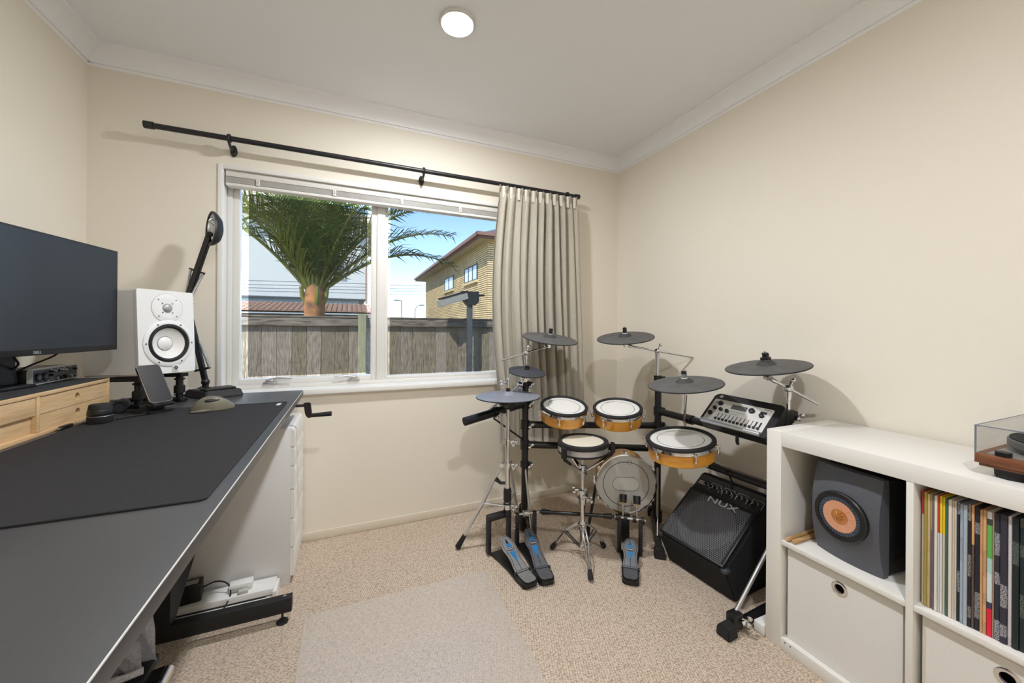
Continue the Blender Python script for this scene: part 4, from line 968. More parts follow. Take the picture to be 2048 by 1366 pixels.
# drum sticks
stm = mat('hickory', (190, 152, 104), .5, noise=(20, .2), stretch=(1, 8, 8))
for k, (yy, xx, lab) in enumerate(((-1.448, 2.535, 'wooden drum stick nearest the shelf unit side panel'), (-1.466, 2.540, 'wooden drum stick between another stick and the grey speaker'))):
    bm = B(); L = .30; prf = [(0, 0), (.005, .001), (.0072, .006), (.0072, L * .7), (.004, L - .02), (.0045, L - .01), (0, L)]
    lathe(bm, prf, 14, frame((xx, yy, ZS1 + .0075), (0, 1, 0), (0, 0, 1), (1, 0, 0)) @ Mx.Rotation(R(1.2 * (k - .5)), 4, 'X')); tag(obj('drum_stick', bm, stm), lab, 'drum stick', 'drum sticks on the shelf')

# records: (spine width mm, colour, secondary colour, label)
REC = [(5, (196, 186, 160), (176, 52, 40), 'pale record sleeve with a red block atop its spine, beside the shelf divider'), (6, (176, 156, 84), (150, 128, 60), 'mustard record sleeve among the upright records'),
 (6, (214, 190, 150), (190, 160, 120), 'tan record sleeve with worn spine'), (4, (132, 124, 112), (206, 188, 60), 'brown record sleeve with a yellow upper spine'), (4, (110, 100, 116), (90, 82, 92), 'dull purple record sleeve'),
 (6, (226, 220, 204), (206, 200, 184), 'cream record sleeve beside the dull purple one'), (4, (206, 206, 210), (196, 62, 46), 'white record sleeve with red upper spine'), (5, (222, 220, 214), (240, 208, 40), 'white record sleeve with a bright yellow upper spine'),
 (5, (208, 200, 172), (236, 206, 44), 'cream record sleeve with a bright yellow upper spine'), (5, (58, 98, 92), (44, 74, 72), 'dark teal record sleeve'), (7, (224, 214, 200), (210, 196, 182), 'wide cream record sleeve beside the dark teal one'),
 (5, (206, 190, 168), (120, 100, 90), 'beige and brown record sleeve'), (3, (214, 210, 206), (180, 176, 172), 'thin white record sleeve before the black lettered one'), (6, (36, 38, 46), (200, 200, 196), 'black record sleeve with dense white lettering beside blue-grey ones'),
 (6, (160, 172, 186), (120, 128, 140), 'pale blue-grey record sleeve with grey lettering'), (7, (168, 178, 188), (156, 166, 176), 'plain pale blue-grey record sleeve'), (6, (38, 36, 40), (196, 190, 180), 'black record sleeve with large pale lettering'),
 (5, (96, 78, 70), (226, 170, 120), 'brown record sleeve with an orange upper spine'), (9, (30, 32, 44), (190, 190, 196), 'wide navy record sleeve with white title'), (5, (206, 160, 112), (186, 140, 96), 'tan cardboard record sleeve beside the navy one'),
 (6, (210, 166, 118), (150, 108, 80), 'tan cardboard record sleeve with dark lettering'), (9, (150, 190, 160), (226, 30, 60), 'green and white record sleeve with a red lower spine'), (3, (176, 140, 120), (120, 80, 60), 'thin brown record sleeve beside the green one'),
 (9, (44, 46, 54), (216, 216, 220), 'black box record sleeve with white title in its middle'), (11, (50, 48, 60), (210, 210, 214), 'thick charcoal box record sleeve with white title'), (7, (206, 200, 204), (190, 150, 150), 'pale pinkish white record sleeve'),
 (10, (24, 34, 36), (120, 130, 116), 'black green box set beside the pale pinkish sleeve'), (10, (22, 38, 44), (120, 130, 116), 'black teal box set between two black box sets'), (11, (28, 30, 32), (120, 122, 112), 'black box set with grey lettering beside the teal box set')]
def spine_mat(i, c, c2, kind):
    m = bpy.data.materials.new('spine_%d' % i); m.use_nodes = True; nt = m.node_tree; b = nt.nodes['Principled BSDF']; b.inputs['Roughness'].default_value = .5
    tc = nt.nodes.new('ShaderNodeTexCoord'); sp_ = nt.nodes.new('ShaderNodeSeparateXYZ'); nt.links.new(tc.outputs['Object'], sp_.inputs[0])
    rp = nt.nodes.new('ShaderNodeValToRGB'); rp.color_ramp.interpolation = 'CONSTANT'
    mr = nt.nodes.new('ShaderNodeMapRange'); mr.inputs[1].default_value = 0; mr.inputs[2].default_value = .315; nt.links.new(sp_.outputs[2], mr.inputs[0]); nt.links.new(mr.outputs[0], rp.inputs[0])
    e = rp.color_ramp.elements; e[0].color = (*lin(c), 1); e[1].position = .66; e[1].color = (*lin(c), 1)
    if kind == 'top': e[1].position = .68 if i != 0 else .80; e[1].color = (*lin(c2), 1)
    if kind == 'red':
        e[0].color = (*lin(c2), 1); e[1].position = .22; e[1].color = (*lin((60, 60, 90)), 1)
        for ps_, cc in ((.27, (206, 222, 220)), (.5, (170, 206, 200)), (.62, (96, 176, 84)), (.88, (60, 64, 60)), (.93, (220, 220, 216))): k_ = e.new(ps_); k_.color = (*lin(cc), 1)
    last = rp.outputs[0]
    if kind == 'text':       # fine unreadable print along the spine
        wv = nt.nodes.new('ShaderNodeTexNoise'); mp = nt.nodes.new('ShaderNodeMapping'); mp.inputs['Scale'].default_value = (1, 420, 1000); mp.inputs['Location'].default_value = (0, 0, i * 3.1)
        nt.links.new(tc.outputs['Object'], mp.inputs[0]); nt.links.new(mp.outputs[0], wv.inputs['Vector']); wv.inputs['Scale'].default_value = 1; wv.inputs['Detail'].default_value = 0
        n2 = nt.nodes.new('ShaderNodeTexNoise'); mp2 = nt.nodes.new('ShaderNodeMapping'); mp2.inputs['Scale'].default_value = (1, 1, 14); mp2.inputs['Location'].default_value = (0, 0, i * 1.7)
        nt.links.new(tc.outputs['Object'], mp2.inputs[0]); nt.links.new(mp2.outputs[0], n2.inputs['Vector']); n2.inputs['Scale'].default_value = 1; n2.inputs['Detail'].default_value = 0
        g1 = nt.nodes.new('ShaderNodeMath'); g1.operation = 'GREATER_THAN'; g1.inputs[1].default_value = .5; nt.links.new(wv.outputs[0], g1.inputs[0])
        g2 = nt.nodes.new('ShaderNodeMath'); g2.operation = 'GREATER_THAN'; g2.inputs[1].default_value = .52; nt.links.new(n2.outputs[0], g2.inputs[0])
        mu = nt.nodes.new('ShaderNodeMath'); mu.operation = 'MULTIPLY'; nt.links.new(g1.outputs[0], mu.inputs[0]); nt.links.new(g2.outputs[0], mu.inputs[1])
        mx = nt.nodes.new('ShaderNodeMixRGB'); m6 = nt.nodes.new('ShaderNodeMath'); m6.operation = 'MULTIPLY'; m6.inputs[1].default_value = .7; nt.links.new(mu.outputs[0], m6.inputs[0]); nt.links.new(m6.outputs[0], mx.inputs[0]); nt.links.new(last, mx.inputs[1]); mx.inputs[2].default_value = (*lin(c2), 1); last = mx.outputs[0]
    nt.links.new(last, b.inputs['Base Color']); return m
tops = {0, 3, 6, 7, 8, 17}; red = {21}; plain = {1, 4, 5, 9, 12, 15, 22}
y = cells[1][1] - .006
tot = sum(r_[0] for r_ in REC); k_w = .190 / tot
for i, (w, c, c2, lab) in enumerate(REC):
    wd_ = w * k_w; kind = 'top' if i in tops else 'red' if i in red else 'plain' if i in plain else 'text'
    rt_ = thing('record', lab, 'record', (KX0 + .026 + rnd.uniform(0, .004), y - wd_ / 2, ZS1 + .0002), 0, 'records on the shelf')
    hgt = .313 + rnd.uniform(-.002, .004)
    bm = B(); box(bm, (.0, -wd_ / 2 + .0003, .0005), (.312, wd_ / 2 - .0003, hgt), min(.0012, wd_ * .25), seg=1); obj('sleeve', bm, spine_mat(i, c, c2, kind), rt_)
    y -= wd_

# turntable
TX0, TX1, TY0, TY1 = 2.575, 2.905, -2.30, -1.880
tt = thing('turntable', 'walnut turntable with clear dust cover on top of the shelf unit', 'turntable', (2.74, -2.09, KH))
wal = mat('walnut', (134, 84, 54), .4, noise=(14, .35), stretch=(6, 1, 6), col2=(96, 56, 34))
bm = B(); box(bm, (TX0, TY0, .818), (TX1, TY1, .842), .001); box(bm, (TX0 + .006, TY0 + .006, .810), (TX1 - .006, TY1 - .006, .8181), .001); obj('plinth', bm, wal, tt, True)
bm = B(); box(bm, (TX0 + .016, TY0 + .016, .8421), (TX1 - .016, TY1 - .016, .8428)); obj('top_plate', bm, mat('tt_grey', (150, 146, 138), .5), tt, True, False)
for xx in (TX0 + .045, TX1 - .045):
    for yy in (TY0 + .05, TY1 - .05):
        bm = B(); lathe(bm, [(0, KH + .0002), (.026, KH + .0002), (.028, KH + .004), (.0285, .802), (.033, .8095), (0, .8095)], 28, Mx.Translation((xx, yy, 0))); obj('foot', bm, rubber, tt, True)
bm = B(); lathe(bm, [(0, .845), (.140, .845), (.150, .858), (.150, .872), (.147, .875), (.0, .875)], 56, Mx.Translation((2.745, -2.044, 0))); pt = obj('platter', bm, mat('platter_grey', (96, 96, 94), .5), tt, True)
bm = B(); lathe(bm, [(0, .8751), (.146, .8751), (.146, .878), (0, .878)], 56, Mx.Translation((2.745, -2.044, 0))); obj('mat', bm, rubber, pt, True)
bm = B(); cyl(bm, (2.745, -2.044, .878), (2.745, -2.044, .888), .0035, seg=12); obj('spindle', bm, chrome, pt, True)
kp = pl(2007, 908, 'z', .848); bm = B(); cyl(bm, (kp.x, kp.y, .8429), (kp.x, kp.y, .853), .014, seg=20); obj('switch_knob', bm, black, tt, True)
bm = B(); cyl(bm, (2.85, -2.25, .843), (2.85, -2.25, .885), .016, seg=20); tube(bm, [(2.85, -2.25, .89), (2.73, -2.22, .889), (2.64, -2.15, .886)], .004, 8); obj('tonearm', bm, satin, tt, True)
cv = glass_mat('dust_cover_acrylic', (.97, .972, .975), .03); cve = mat('acrylic_edge', (120, 128, 150), .2, alpha=.75)
h0, h1 = .8425, .913; e_ = .003
for nm, lo, hi in (('cover_top', (TX0, TY0, h1 - e_), (TX1, TY1, h1)), ('cover_side', (TX0, TY0, h0), (TX0 + e_, TY1, h1 - e_)), ('cover_side', (TX1 - e_, TY0, h0), (TX1, TY1, h1 - e_)), ('cover_side', (TX0 + e_, TY1 - e_, h0), (TX1 - e_, TY1, h1 - e_)), ('cover_side', (TX0 + e_, TY0, h0), (TX1 - e_, TY0 + e_, h1 - e_))):
    bm = B(); box(bm, lo, hi); obj(nm, bm, cv, tt, True, False)
bm = B(); cyl(bm, (TX0 + .0015, TY1 - .0015, h0), (TX0 + .0015, TY1 - .0015, h1), .0018, seg=6); cyl(bm, (TX0 + .001, TY1, h1), (TX0 + .001, TY0, h1), .0014, seg=6); cyl(bm, (TX0, TY1 - .001, h1), (TX1, TY1 - .001, h1), .0014, seg=6); obj('cover_edge', bm, cve, tt, True)

# flat white box on the floor at the end of the shelf unit
fb = thing('flat_box', 'flat white box lying on the carpet at the end of shelf unit', 'box', (2.68, -1.35, 0))
bm = B(); box(bm, (2.522, -1.376, .006), (2.86, -1.338, .042), .003); obj('lid', bm, white, fb, True)
bm = B(); box(bm, (2.526, -1.374, .0003), (2.856, -1.340, .0062), .001); obj('base', bm, lam, fb, True)
# ------------------------------------------------------------------ drum kit
def discm(c, a, b_):
    n = V((a, b_, 1)).normalized(); u = n.cross(V((0, 1, 0))).normalized() * -1; u = V((0, 1, 0)).cross(n).normalized(); v = n.cross(u)
    return frame(c, u, v, n)
def chrome_wing(bm, p, ax, r=.006, span=.02):
    """wing bolt: barrel along ax with two wings"""
    ax = V(ax).normalized(); s = ax.orthogonal().normalized(); p = V(p)
    cyl(bm, p - ax * .008, p + ax * .010, r, seg=10)
    for k in (-1, 1): ball(bm, p + ax * .014 + s * k * span * .55, span * .5, (1, 1, 1), 8, None)
    return bm
# (centre, tilt a, tilt b, radius, cap style, label)
CYM = {
 'crashL': ((2.191, -.309, 1.102), .034, -.204, .165, 1, 'dark rubber cymbal pad in front of the curtain, highest on the left of kit'),
 'splash': ((1.985, -.420, .923), .024, -.193, .104, 0, 'smallest dark rubber cymbal pad, just above the hi-hat pad'),
 'hihat': ((1.842, -.499, .810), -.012, .002, .165, 2, 'grey hi-hat pad with bluish window sheen painted in, on the chrome hi-hat stand'),
 'crashC': ((2.601, -.491, 1.111), -.182, -.116, .165, 1, 'dark rubber cymbal pad in front of the room corner'),
 'c5': ((2.502, -1.023, .912), -.151, -.001, .160, 3, 'dark rubber cymbal pad with grey collar beside the drum module'),
 'ride': ((2.718, -1.253, 1.006), -.170, .029, .1557, 4, 'dark rubber cymbal pad above the drum module and shelf unit'),
}
hhm = mat('window_sheen_rubber_pad', (124, 127, 136), .5, noise=(16, .1), bump=(500, .2))  # bluish window reflection put into the hi-hat pad's base colour
for key, (c, a, b_, r, st_, lab) in CYM.items():
    c = V(c); t = thing('cymbal_pad', lab, 'cymbal', m=discm(c, a, b_), group='cymbal pads of the drum kit')
    m_ = hhm if key == 'hihat' else rub2 if key != 'splash' else mat('dark_rubber_pad', (58, 60, 66), .68, noise=(20, .15), bump=(500, .2))
    rb = r * .24
    bm = B(); lathe(bm, [(rb, .003), (r * .6, -.002 + .0), (r * .94, -.004), (r, -.0065), (r, -.0095), (r * .97, -.0115), (r * .5, -.011), (0, -.010)], 72); obj('disc', bm, m_, t)
    hb = .019 if key != 'splash' else .006
    bm = B(); lathe(bm, [(rb * 1.12, .001), (rb, .004), (rb * .75, hb * .75), (rb * .45, hb), (0, hb)], 40); obj('bell', bm, m_ if key == 'hihat' else mat('bell_rubber', (62, 61, 60), .65), t)
    bm = B(); ring(bm, r - .001, .0028, Mx.Translation((0, 0, -.0095)), 72, 6); obj('edge', bm, rubber, t)
    if st_ in (1, 3, 4):
        bm = B(); lathe(bm, [(0, hb), (.0145, hb), (.0145, hb + .0035), (0, hb + .0035)], 24); obj('felt_washer', bm, mat('white_felt', (226, 224, 218), .9), t)
        z = hb + .0035
        if st_ == 3:
            bm = B(); lathe(bm, [(0, z), (.0125, z), (.0125, z + .017), (0, z + .017)], 24); obj('collar', bm, mat('collar_grey', (128, 128, 126), .6), t); z += .017
            bm = B(); lathe(bm, [(0, z), (.0115, z), (.0115, z + .013), (0, z + .014)], 24); obj('stopper', bm, black, t)
        else:
            bm = B(); lathe(bm, [(0, z), (.0125 if st_ == 1 else .020, z), (.0125 if st_ == 1 else .020, z + .010), (.0115, z + .012), (.0115, z + .024), (.0125, z + .026), (.0115, z + .030), (0, z + .031)], 24); obj('stopper', bm, black, t)
            bm = B(); cyl(bm, (0, 0, z + .031), (0, 0, z + .037), .0035, seg=10); obj('stud', bm, satin, t)
            if st_ == 4: bm = B(); cyl(bm, (.022, 0, z - .003), (.021, 0, z + .024), .0022, seg=8); obj('stop_pin', bm, black, t)
    elif st_ == 0:
        bm = B(); lathe(bm, [(0, hb), (.0135, hb), (.0135, hb + .006), (.012, hb + .007), (.012, hb + .020), (0, hb + .020)], 24); obj('stopper', bm, black, t)
    else:
        bm = B(); lathe(bm, [(0, hb), (.013, hb), (.013, hb + .006), (.0095, hb + .007), (.0095, hb + .02), (0, hb + .02)], 24); obj('stopper', bm, black, t)

# drum rack -----------------------------------------------------------------
rk = thing('drum_rack', 'black tubular drum rack with chrome cymbal arms in the room corner', 'drum rack', (2.5, -.6, 0))
P1 = dep(1050, 850, 2.15); P2 = dep(1316, 800, 2.25); P3 = V((2.786, -1.297, 0))
def at(P, z): return V((P.x, P.y, z))
def zpx(P, py): d = (V((P.x, P.y, 0)) - CAM).dot(FW); px = 1024 + F_PX * ((V((P.x, P.y, 0)) - CAM).dot(RT)) / d; return dep(px, py, d).z
tr = .019
def rtube(name, a, b_, r=tr, m_=blackm, par=None): bm = B(); cyl(bm, a, b_, r, seg=20); return obj(name, bm, m_, par or rk, True)
z1t, z2t, z3t = zpx(P1, 762), zpx(P2, 752), zpx(P3, 822)
posts = [rtube('post', at(P1, .06), at(P1, z1t)), rtube('post', at(P2, .06), at(P2, z2t)), rtube('post', at(P3, .06), at(P3, z3t))]
bars = [(at(P1, zpx(P1, 849)), at(P2, zpx(P2, 851)), 'crossbar'), (at(P1, zpx(P1, 889)), at(P2, zpx(P2, 897)), 'crossbar'), (at(P2, zpx(P2, 822)), at(P3, zpx(P2, 822) + .0), 'crossbar'), (at(P2, zpx(P2, 893)), at(P3, zpx(P3, 985)), 'crossbar')]
E5 = dep(930, 843, 1.93); S5 = at(P1, zpx(P1, 806))
for a, b_, n in bars: rtube(n, a, b_)
arm5 = rtube('side_arm', S5, E5, .022, mat('grey_black_metal', (38, 39, 43), .35, .4))
bm = B(); d5 = (E5 - S5).normalized(); cyl(bm, E5, E5 + d5 * .004, .0215, seg=20); obj('end_cap', bm, rubber, arm5, True)
def clamp(p, ax, r=tr, L=.05, par=None):
    """collar around a tube plus a lug with a chrome wing bolt"""
    p = V(p); ax = V(ax).normalized(); bm = B()
    cyl(bm, p - ax * L / 2, p + ax * L / 2, r + .006, seg=20); s = (RT - ax * RT.dot(ax)).normalized(); cbox(bm, (0, 0, 0), (.02, .016, L * .8), .003, frame(p + s * (r + .012), s, ax.cross(s), ax))
    o = obj('clamp', bm, black, par or rk, True)
    bm = B(); chrome_wing(bm, p + s * (r + .016) - FW * .014, -FW); obj('wing_bolt', bm, chrome, o, True)
for a, b_, n in bars: clamp(a, UP); clamp(b_, UP)
clamp(S5, UP, L=.06); clamp(S5.lerp(E5, .52), d5, .022, L=.03); clamp(at(P1, z1t - .02), UP, L=.04); clamp(at(P2, z2t - .02), UP, L=.045); clamp(at(P3, z3t - .02), UP, L=.05)
clamp(at(P1, zpx(P1, 928)), UP, L=.03)
rtube('brace', S5.lerp(E5, .55) - V((0, 0, .03)), at(P1, zpx(P1, 882)), .005)
# feet
def foot(P, f0, f1):
    f0, f1 = V((*f0, .024)), V((*f1, .024)); o = rtube('foot_tube', f0, f1, .016)
    bm = B(); cyl(bm, at(P, .018), at(P, .085), tr + .008, seg=20); obj('foot_clamp', bm, black, o, True)
    for q, w in ((f0, f1), (f1, f0)):
        d = (q - w).normalized(); n = UP.cross(d)
        bm = B(); prism(bm, [(-.028, -.0235), (.028, -.0235), (.024, .012), (.012, .024), (-.012, .024), (-.024, .012)], .055, frame(q - d * .035, n, UP, d), .004); obj('rubber_foot', bm, rubber, o, True)
    return o
foot(P1, (2.012, -.415), (2.10, -.14)); foot(P2, (2.535, -.845), (2.83, -.48)); f3 = foot(P3, (2.395, -1.318), (2.85, -1.290))
bm = B(); cbox(bm, (0, 0, 0), (.05, .036, .06), .004, Mx.Translation((2.45, -1.312, .042))); obj('foot_bracket', bm, black, f3, True)
bm = B(); cyl(bm, (2.455, -1.338, .045), (2.475, -1.345, .05), .010, seg=6); chrome_wing(bm, (2.47, -1.340, .055), (.3, -1, .1)); obj('wing_bolt', bm, chrome, f3, True)
bm = B(); tube(bm, [V((2.452, -1.305, .05)), at(P3, .36) + V((-.02, 0, 0))], .008, 10); obj('brace', bm, satin, f3, True)
rtube('brace', V((2.62, -.74, .04)), at(P2, .36), .006, satin); rtube('brace', V((1.99, -.49, .04)), at(P1, .40), .006, satin)

# cymbal arms: stem, ball holder, boom rod, tilter up to the pad
def boom(P, zt, key, hold_px, rod_a_px, rod_b_px, Zh=None, zr=0):
    c = V(CYM[key][0]); n = V((CYM[key][1], CYM[key][2], 1)).normalized()
    hz = (V((P.x, P.y, 0)) - CAM).dot(FW) if Zh is None else Zh
    H = dep(*hold_px, hz); tip = c - n * .055
    d = (tip - H).normalized()
    far = H - d * ((V(dep(*rod_a_px, hz)) - H).length)
    bm = B(); cyl(bm, V((H.x, H.y, zt - .03)) if Zh is None else at(P, zt), H, .0085, seg=14); arm_ = obj('cymbal_arm', bm, chrome, rk, True)
    bm = B(); cyl(bm, far, tip, .0055, seg=12); obj('boom_rod', bm, chrome, arm_, True)
    bm = B(); ball(bm, H, .019, (1, 1, .9)); cyl(bm, H - V((0, 0, .045)), H - V((0, 0, .012)), .012, .014, 14); obj('ball_holder', bm, chrome, arm_, True)
    bm = B(); chrome_wing(bm, H + V((0, 0, .022)) + RT * .012, UP + RT * .4); obj('wing_nut', bm, chrome, arm_, True)
    bm = B(); ball(bm, tip, .013); cyl(bm, tip - d * .035, tip, .009, seg=12); cyl(bm, tip - FW * .016, tip + FW * .016, .011, seg=14); obj('tilter', bm, chrome, arm_, True)
    bm = B(); cyl(bm, tip, c - n * .0118, .0055, seg=12); obj('cymbal_rod', bm, chrome, arm_, True)
boom(P1, z1t, 'crashL', (1052, 706), (984, 719), None)
boom(P2, z2t, 'crashC', (1315, 702), (1379, 724), None)
boom(P3, z3t, 'ride', (1577, 777), (1632, 801), None)
boom(V(dep(1046, 768, 2.14)), zpx(P1, 775), 'splash', (1040, 769), (942, 791), None, 2.10)
c = V(CYM['c5'][0]); n = V((CYM['c5'][1], 0, 1)).normalized(); q = bars[2][0].lerp(bars[2][1], .31); q = V((q.x - .035, q.y, q.z))
bm = B(); tube(bm, [q - V((-.02, .0, .09)), q, c - n * .05, c - n * .0118], .0065, 12); ar = obj('cymbal_arm', bm, chrome, rk, True)
bm = B(); ball(bm, c - n * .05, .011); cyl(bm, c - n * .05 - FW * .014, c - n * .05 + FW * .014, .009, seg=12); obj('tilter', bm, chrome, ar, True)
clamp(V((P2.x + .004, q.y, q.z)), (bars[2][1] - bars[2][0]), L=.05)
bm = B(); cyl(bm, q, (P2.x, q.y, q.z), .012, seg=12); obj('arm_bracket', bm, black, ar, True)

# wooden tom pads -------------------------------------------------------------
def tom(key, c, a, b_, r, hs, label, rot, nl=6, sweep=None):
    c = V(c); t = thing('drum_pad', label, 'drum', m=discm(c, a, b_) @ Mx.Rotation(R(rot), 4, 'Z'), group='amber wooden drum pads')
    rs_ = r * .955
    bm = B(); lathe(bm, [(rs_, -.020), (rs_, -hs), (rs_ * .985, -hs - .003), (rs_ * .9, -hs - .003), (rs_ * .9, -hs + .01), (0, -hs + .01)], 64); obj('shell', bm, amber, t)
    bm = B(); lathe(bm, [(r * .985, -.002), (r * .99, -.018), (r * 1.005, -.024), (r * .985, -.026), (rs_, -.0245), (rs_, -.002)], 64); obj('chrome_hoop', bm, chrome, t)
    bm = B(); lathe(bm, [(r * .87, -.006), (r * .875, .002), (r * .91, .006), (r * .965, .0055), (r * 1.0, .000), (r * 1.0, -.009), (r * .975, -.012)], 64); obj('rubber_rim', bm, rubber, t)
    bm = B(); lathe(bm, [(r * .885, -.004), (0, -.004)], 64); hd = obj('head', bm, headm, t)
    bm = B(); rr_ = r * .66; lathe(bm, [(rr_, -.0038), (rr_ + .0012, -.0036), (rr_ + .0024, -.0038)], 64); obj('printed_ring', bm, ink, hd)
    bm = B()
    for k in range(9): cbox(bm, (r * .70 * math.sin(R(-14 + 3.6 * k)), r * .70 * math.cos(R(-14 + 3.6 * k)), -.0036), (.0035, .0035, .0006))
    ob = obj('printed_mark', bm, ink, hd); 
    for k in range(nl):
        an = 2 * math.pi * (k + .5) / nl; d = V((math.cos(an), math.sin(an), 0)); lm = frame((0, 0, 0), d, UP.cross(d), UP)
        bm = B(); cbox(bm, (r * 1.005 + .004, 0, -.020), (.018, .020, .006), .002, lm); cyl(bm, lm @ V((r * 1.005 + .009, 0, -.013)), lm @ V((r * 1.005 + .009, 0, -.047)), .0028, seg=10)
        ball(bm, (0, 0, 0), 1, (.0075, .0065, .014), 12, lm @ Mx.Translation((r * .985 + .006, 0, -.050))); cyl(bm, lm @ V((r * 1.005 + .009, 0, -.011)), lm @ V((r * 1.005 + .009, 0, -.017)), .005, seg=6)
        obj('lug', bm, chrome, t)
    return t
t1 = tom('tomL', (2.173, -.506, .732), -.061, -.225, .130, .078, 'amber wooden tom pad in front of the curtain', 20)
t2 = tom('tomM', (2.414, -.658, .732), -.156, -.158, .130, .078, 'amber wooden tom pad between the other two tom pads', -10)
t3 = tom('tomR', (2.539, -.963, .636), -.143, -.023, .155, .080, 'largest amber wooden tom pad above the guitar amplifier', -25, 6)
def mount(t, e, r_=.008, back=None):
    """L-rod from under the pad to the rack bar"""
    m_ = WM[t.name]; s = m_ @ V((0, 0, -.088)); bm = B()
    tube(bm, [m_ @ V((0, 0, -.066)), s, s.lerp(V(e), .12) - V((0, 0, .012)), V(e)], r_, 10); obj('mount_rod', bm, blackm, rk, True)
    clamp(e, bars[0][1] - bars[0][0], L=.04)
bpt = lambda i, t: bars[i][0].lerp(bars[i][1], t)
mount(t1, bpt(0, .26)); mount(t2, bpt(0, .68)); mount(t3, bars[3][0].lerp(bars[3][1], .42))
for t, e_, m_ in ((t1, -.122, satin), (t2, -.118, blackm)):
    bm = B(); cyl(bm, (.0, 0, -.0795), (0, 0, e_), .007, seg=12); obj('stub', bm, m_, t)

# snare pad and its stand -------------------------------------------------------
SC_ = V((2.188, -.668, .580)); sr_ = .130
sn = thing('snare_pad', 'round snare pad with silver shell and black rim on chrome stand', 'drum', m=discm(SC_, -.030, .001))
bm = B(); lathe(bm, [(sr_ * .80, -.003), (sr_ * .82, .004), (sr_ * .90, .007), (sr_ * .98, .003), (sr_, -.006), (sr_ * .99, -.016), (sr_ * .965, -.018)], 64); obj('rubber_rim', bm, rubber, sn)
bm = B(); lathe(bm, [(sr_ * .82, -.001), (0, -.001)], 64); obj('head', bm, headc, sn)
bm = B(); lathe(bm, [(sr_ * .97, -.016), (sr_ * .975, -.043)], 64); obj('shell', bm, brushed, sn)
bm = B(); lathe(bm, [(sr_ * .965, -.042), (sr_ * .985, -.043), (sr_ * .985, -.052), (sr_ * .9, -.056), (0, -.056)], 64); obj('base_ring', bm, rubber, sn)
ss = thing('snare_stand', 'chrome tripod snare stand with three basket arms holding the snare pad', 'stand', (2.165, -.70, 0))
A0 = V((2.168, -.702, 0)); A1 = V((SC_.x, SC_.y, .47))
def onax(z): return A0.lerp(A1, z / .47) if z else A0
bm = B(); cyl(bm, onax(.055), onax(.33), .0125, seg=18); obj('lower_tube', bm, chrome, ss, True)
bm = B(); cyl(bm, onax(.30), onax(.415), .009, seg=16); obj('upper_tube', bm, chrome, ss, True)
bm = B(); p = onax(.315); cbox(bm, (0, 0, 0), (.050, .040, .050), .009, Mx.Translation(p)); cyl(bm, p - V((0, 0, .05)), p - V((0, 0, .015)), .017, .02, 16); jt = obj('height_joint', bm, chrome, ss, True)
bm = B(); chrome_wing(bm, p + RT * .03 - UP * .03, RT); obj('wing_bolt', bm, chrome, jt, True)
bm = B(); chrome_wing(bm, p - RT * .03 + UP * .02, -RT); obj('wing_bolt', bm, chrome, jt, True)
bm = B(); hub = onax(.435); cbox(bm, (0, 0, 0), (.034, .034, .05), .005, Mx.Translation(hub)); cyl(bm, onax(.40), onax(.49), .007, seg=12); hb_ = obj('basket_hub', bm, chrome, ss, True)
bm = B(); cyl(bm, onax(.47), onax(.525), .0035, seg=8); obj('adjuster_rod', bm, chrome, hb_, True)
for az in (200, 335, 95):
    d = V((math.cos(R(az)), math.sin(R(az)), 0)); m_ = WM[sn.name]; tip = m_ @ V((0, 0, -.036)) + d * (sr_ + .012)
    s0 = hub + d * .02
    bm = B(); n_ = UP.cross(d); L_ = (tip - s0).length; dz_ = (tip - V((0, 0, .035)) - s0).normalized()
    for k in (-1, 1): cyl(bm, s0 + n_ * .006 * k, s0 + n_ * .006 * k + dz_ * (L_ * .60), .0045, seg=8)
    prism(bm, [(-.010, -.004), (.010, -.004), (.008, .004), (-.008, .004)], L_ * .38, frame(s0 + dz_ * L_ * .02, n_, dz_.cross(n_), dz_)); ba = obj('basket_arm', bm, chrome, ss, True)
    bm = B(); e0 = s0 + dz_ * L_ * .55; tube(bm, [e0, tip - V((0, 0, .028)) + d * .004, tip + d * .008 - V((0, 0, .004))], [.007, .009, .010], 10)
    prism(bm, [(-.014, -.010), (.014, -.010), (.012, .010), (-.012, .010)], .052, frame(tip + d * .010 - V((0, 0, .022)), n_, d, UP), .003); obj('rubber_claw', bm, rubber, ba, True)
FT = [(2.062, -.578), (2.322, -.672), (2.103, -.868)]
hubz = onax(.165)
bm = B(); cyl(bm, onax(.145), onax(.185), .020, seg=18); ring(bm, .020, .005, Mx.Translation(onax(.165)), 20, 8); hub2 = obj('tripod_collar', bm, chrome, ss, True)
bm = B(); cyl(bm, onax(.045), onax(.07), .015, seg=14); obj('lower_collar', bm, chrome, ss, True)
for fx_, fy_ in FT:
    f = V((fx_, fy_, .012)); d = V((fx_ - hubz.x, fy_ - hubz.y, 0)).normalized(); n_ = UP.cross(d); top = hubz + d * .022; mid = top.lerp(f, .45) + V((0, 0, .028)); foot_ = f.lerp(mid, .28)
    bm = B()
    for k in (-1, 1): tube(bm, [top + n_ * .008 * k, mid + n_ * .008 * k, foot_ + n_ * .004 * k], .0042, 8)
    lg = obj('leg', bm, chrome, ss, True)
    bm = B(); tube(bm, [foot_, f.lerp(foot_, .5), f], [.009, .012, .0125], 12); obj('rubber_foot', bm, rubber, lg, True)
    bm = B()
    for k in (-1, 1): tube(bm, [onax(.057) + d * .012 + n_ * .007 * k, mid.lerp(foot_, .1) + n_ * .010 * k - V((0, 0, .002))], .0032, 6)
    obj('leg_brace', bm, blackm if fx_ != FT[2][0] else chrome, lg, True)

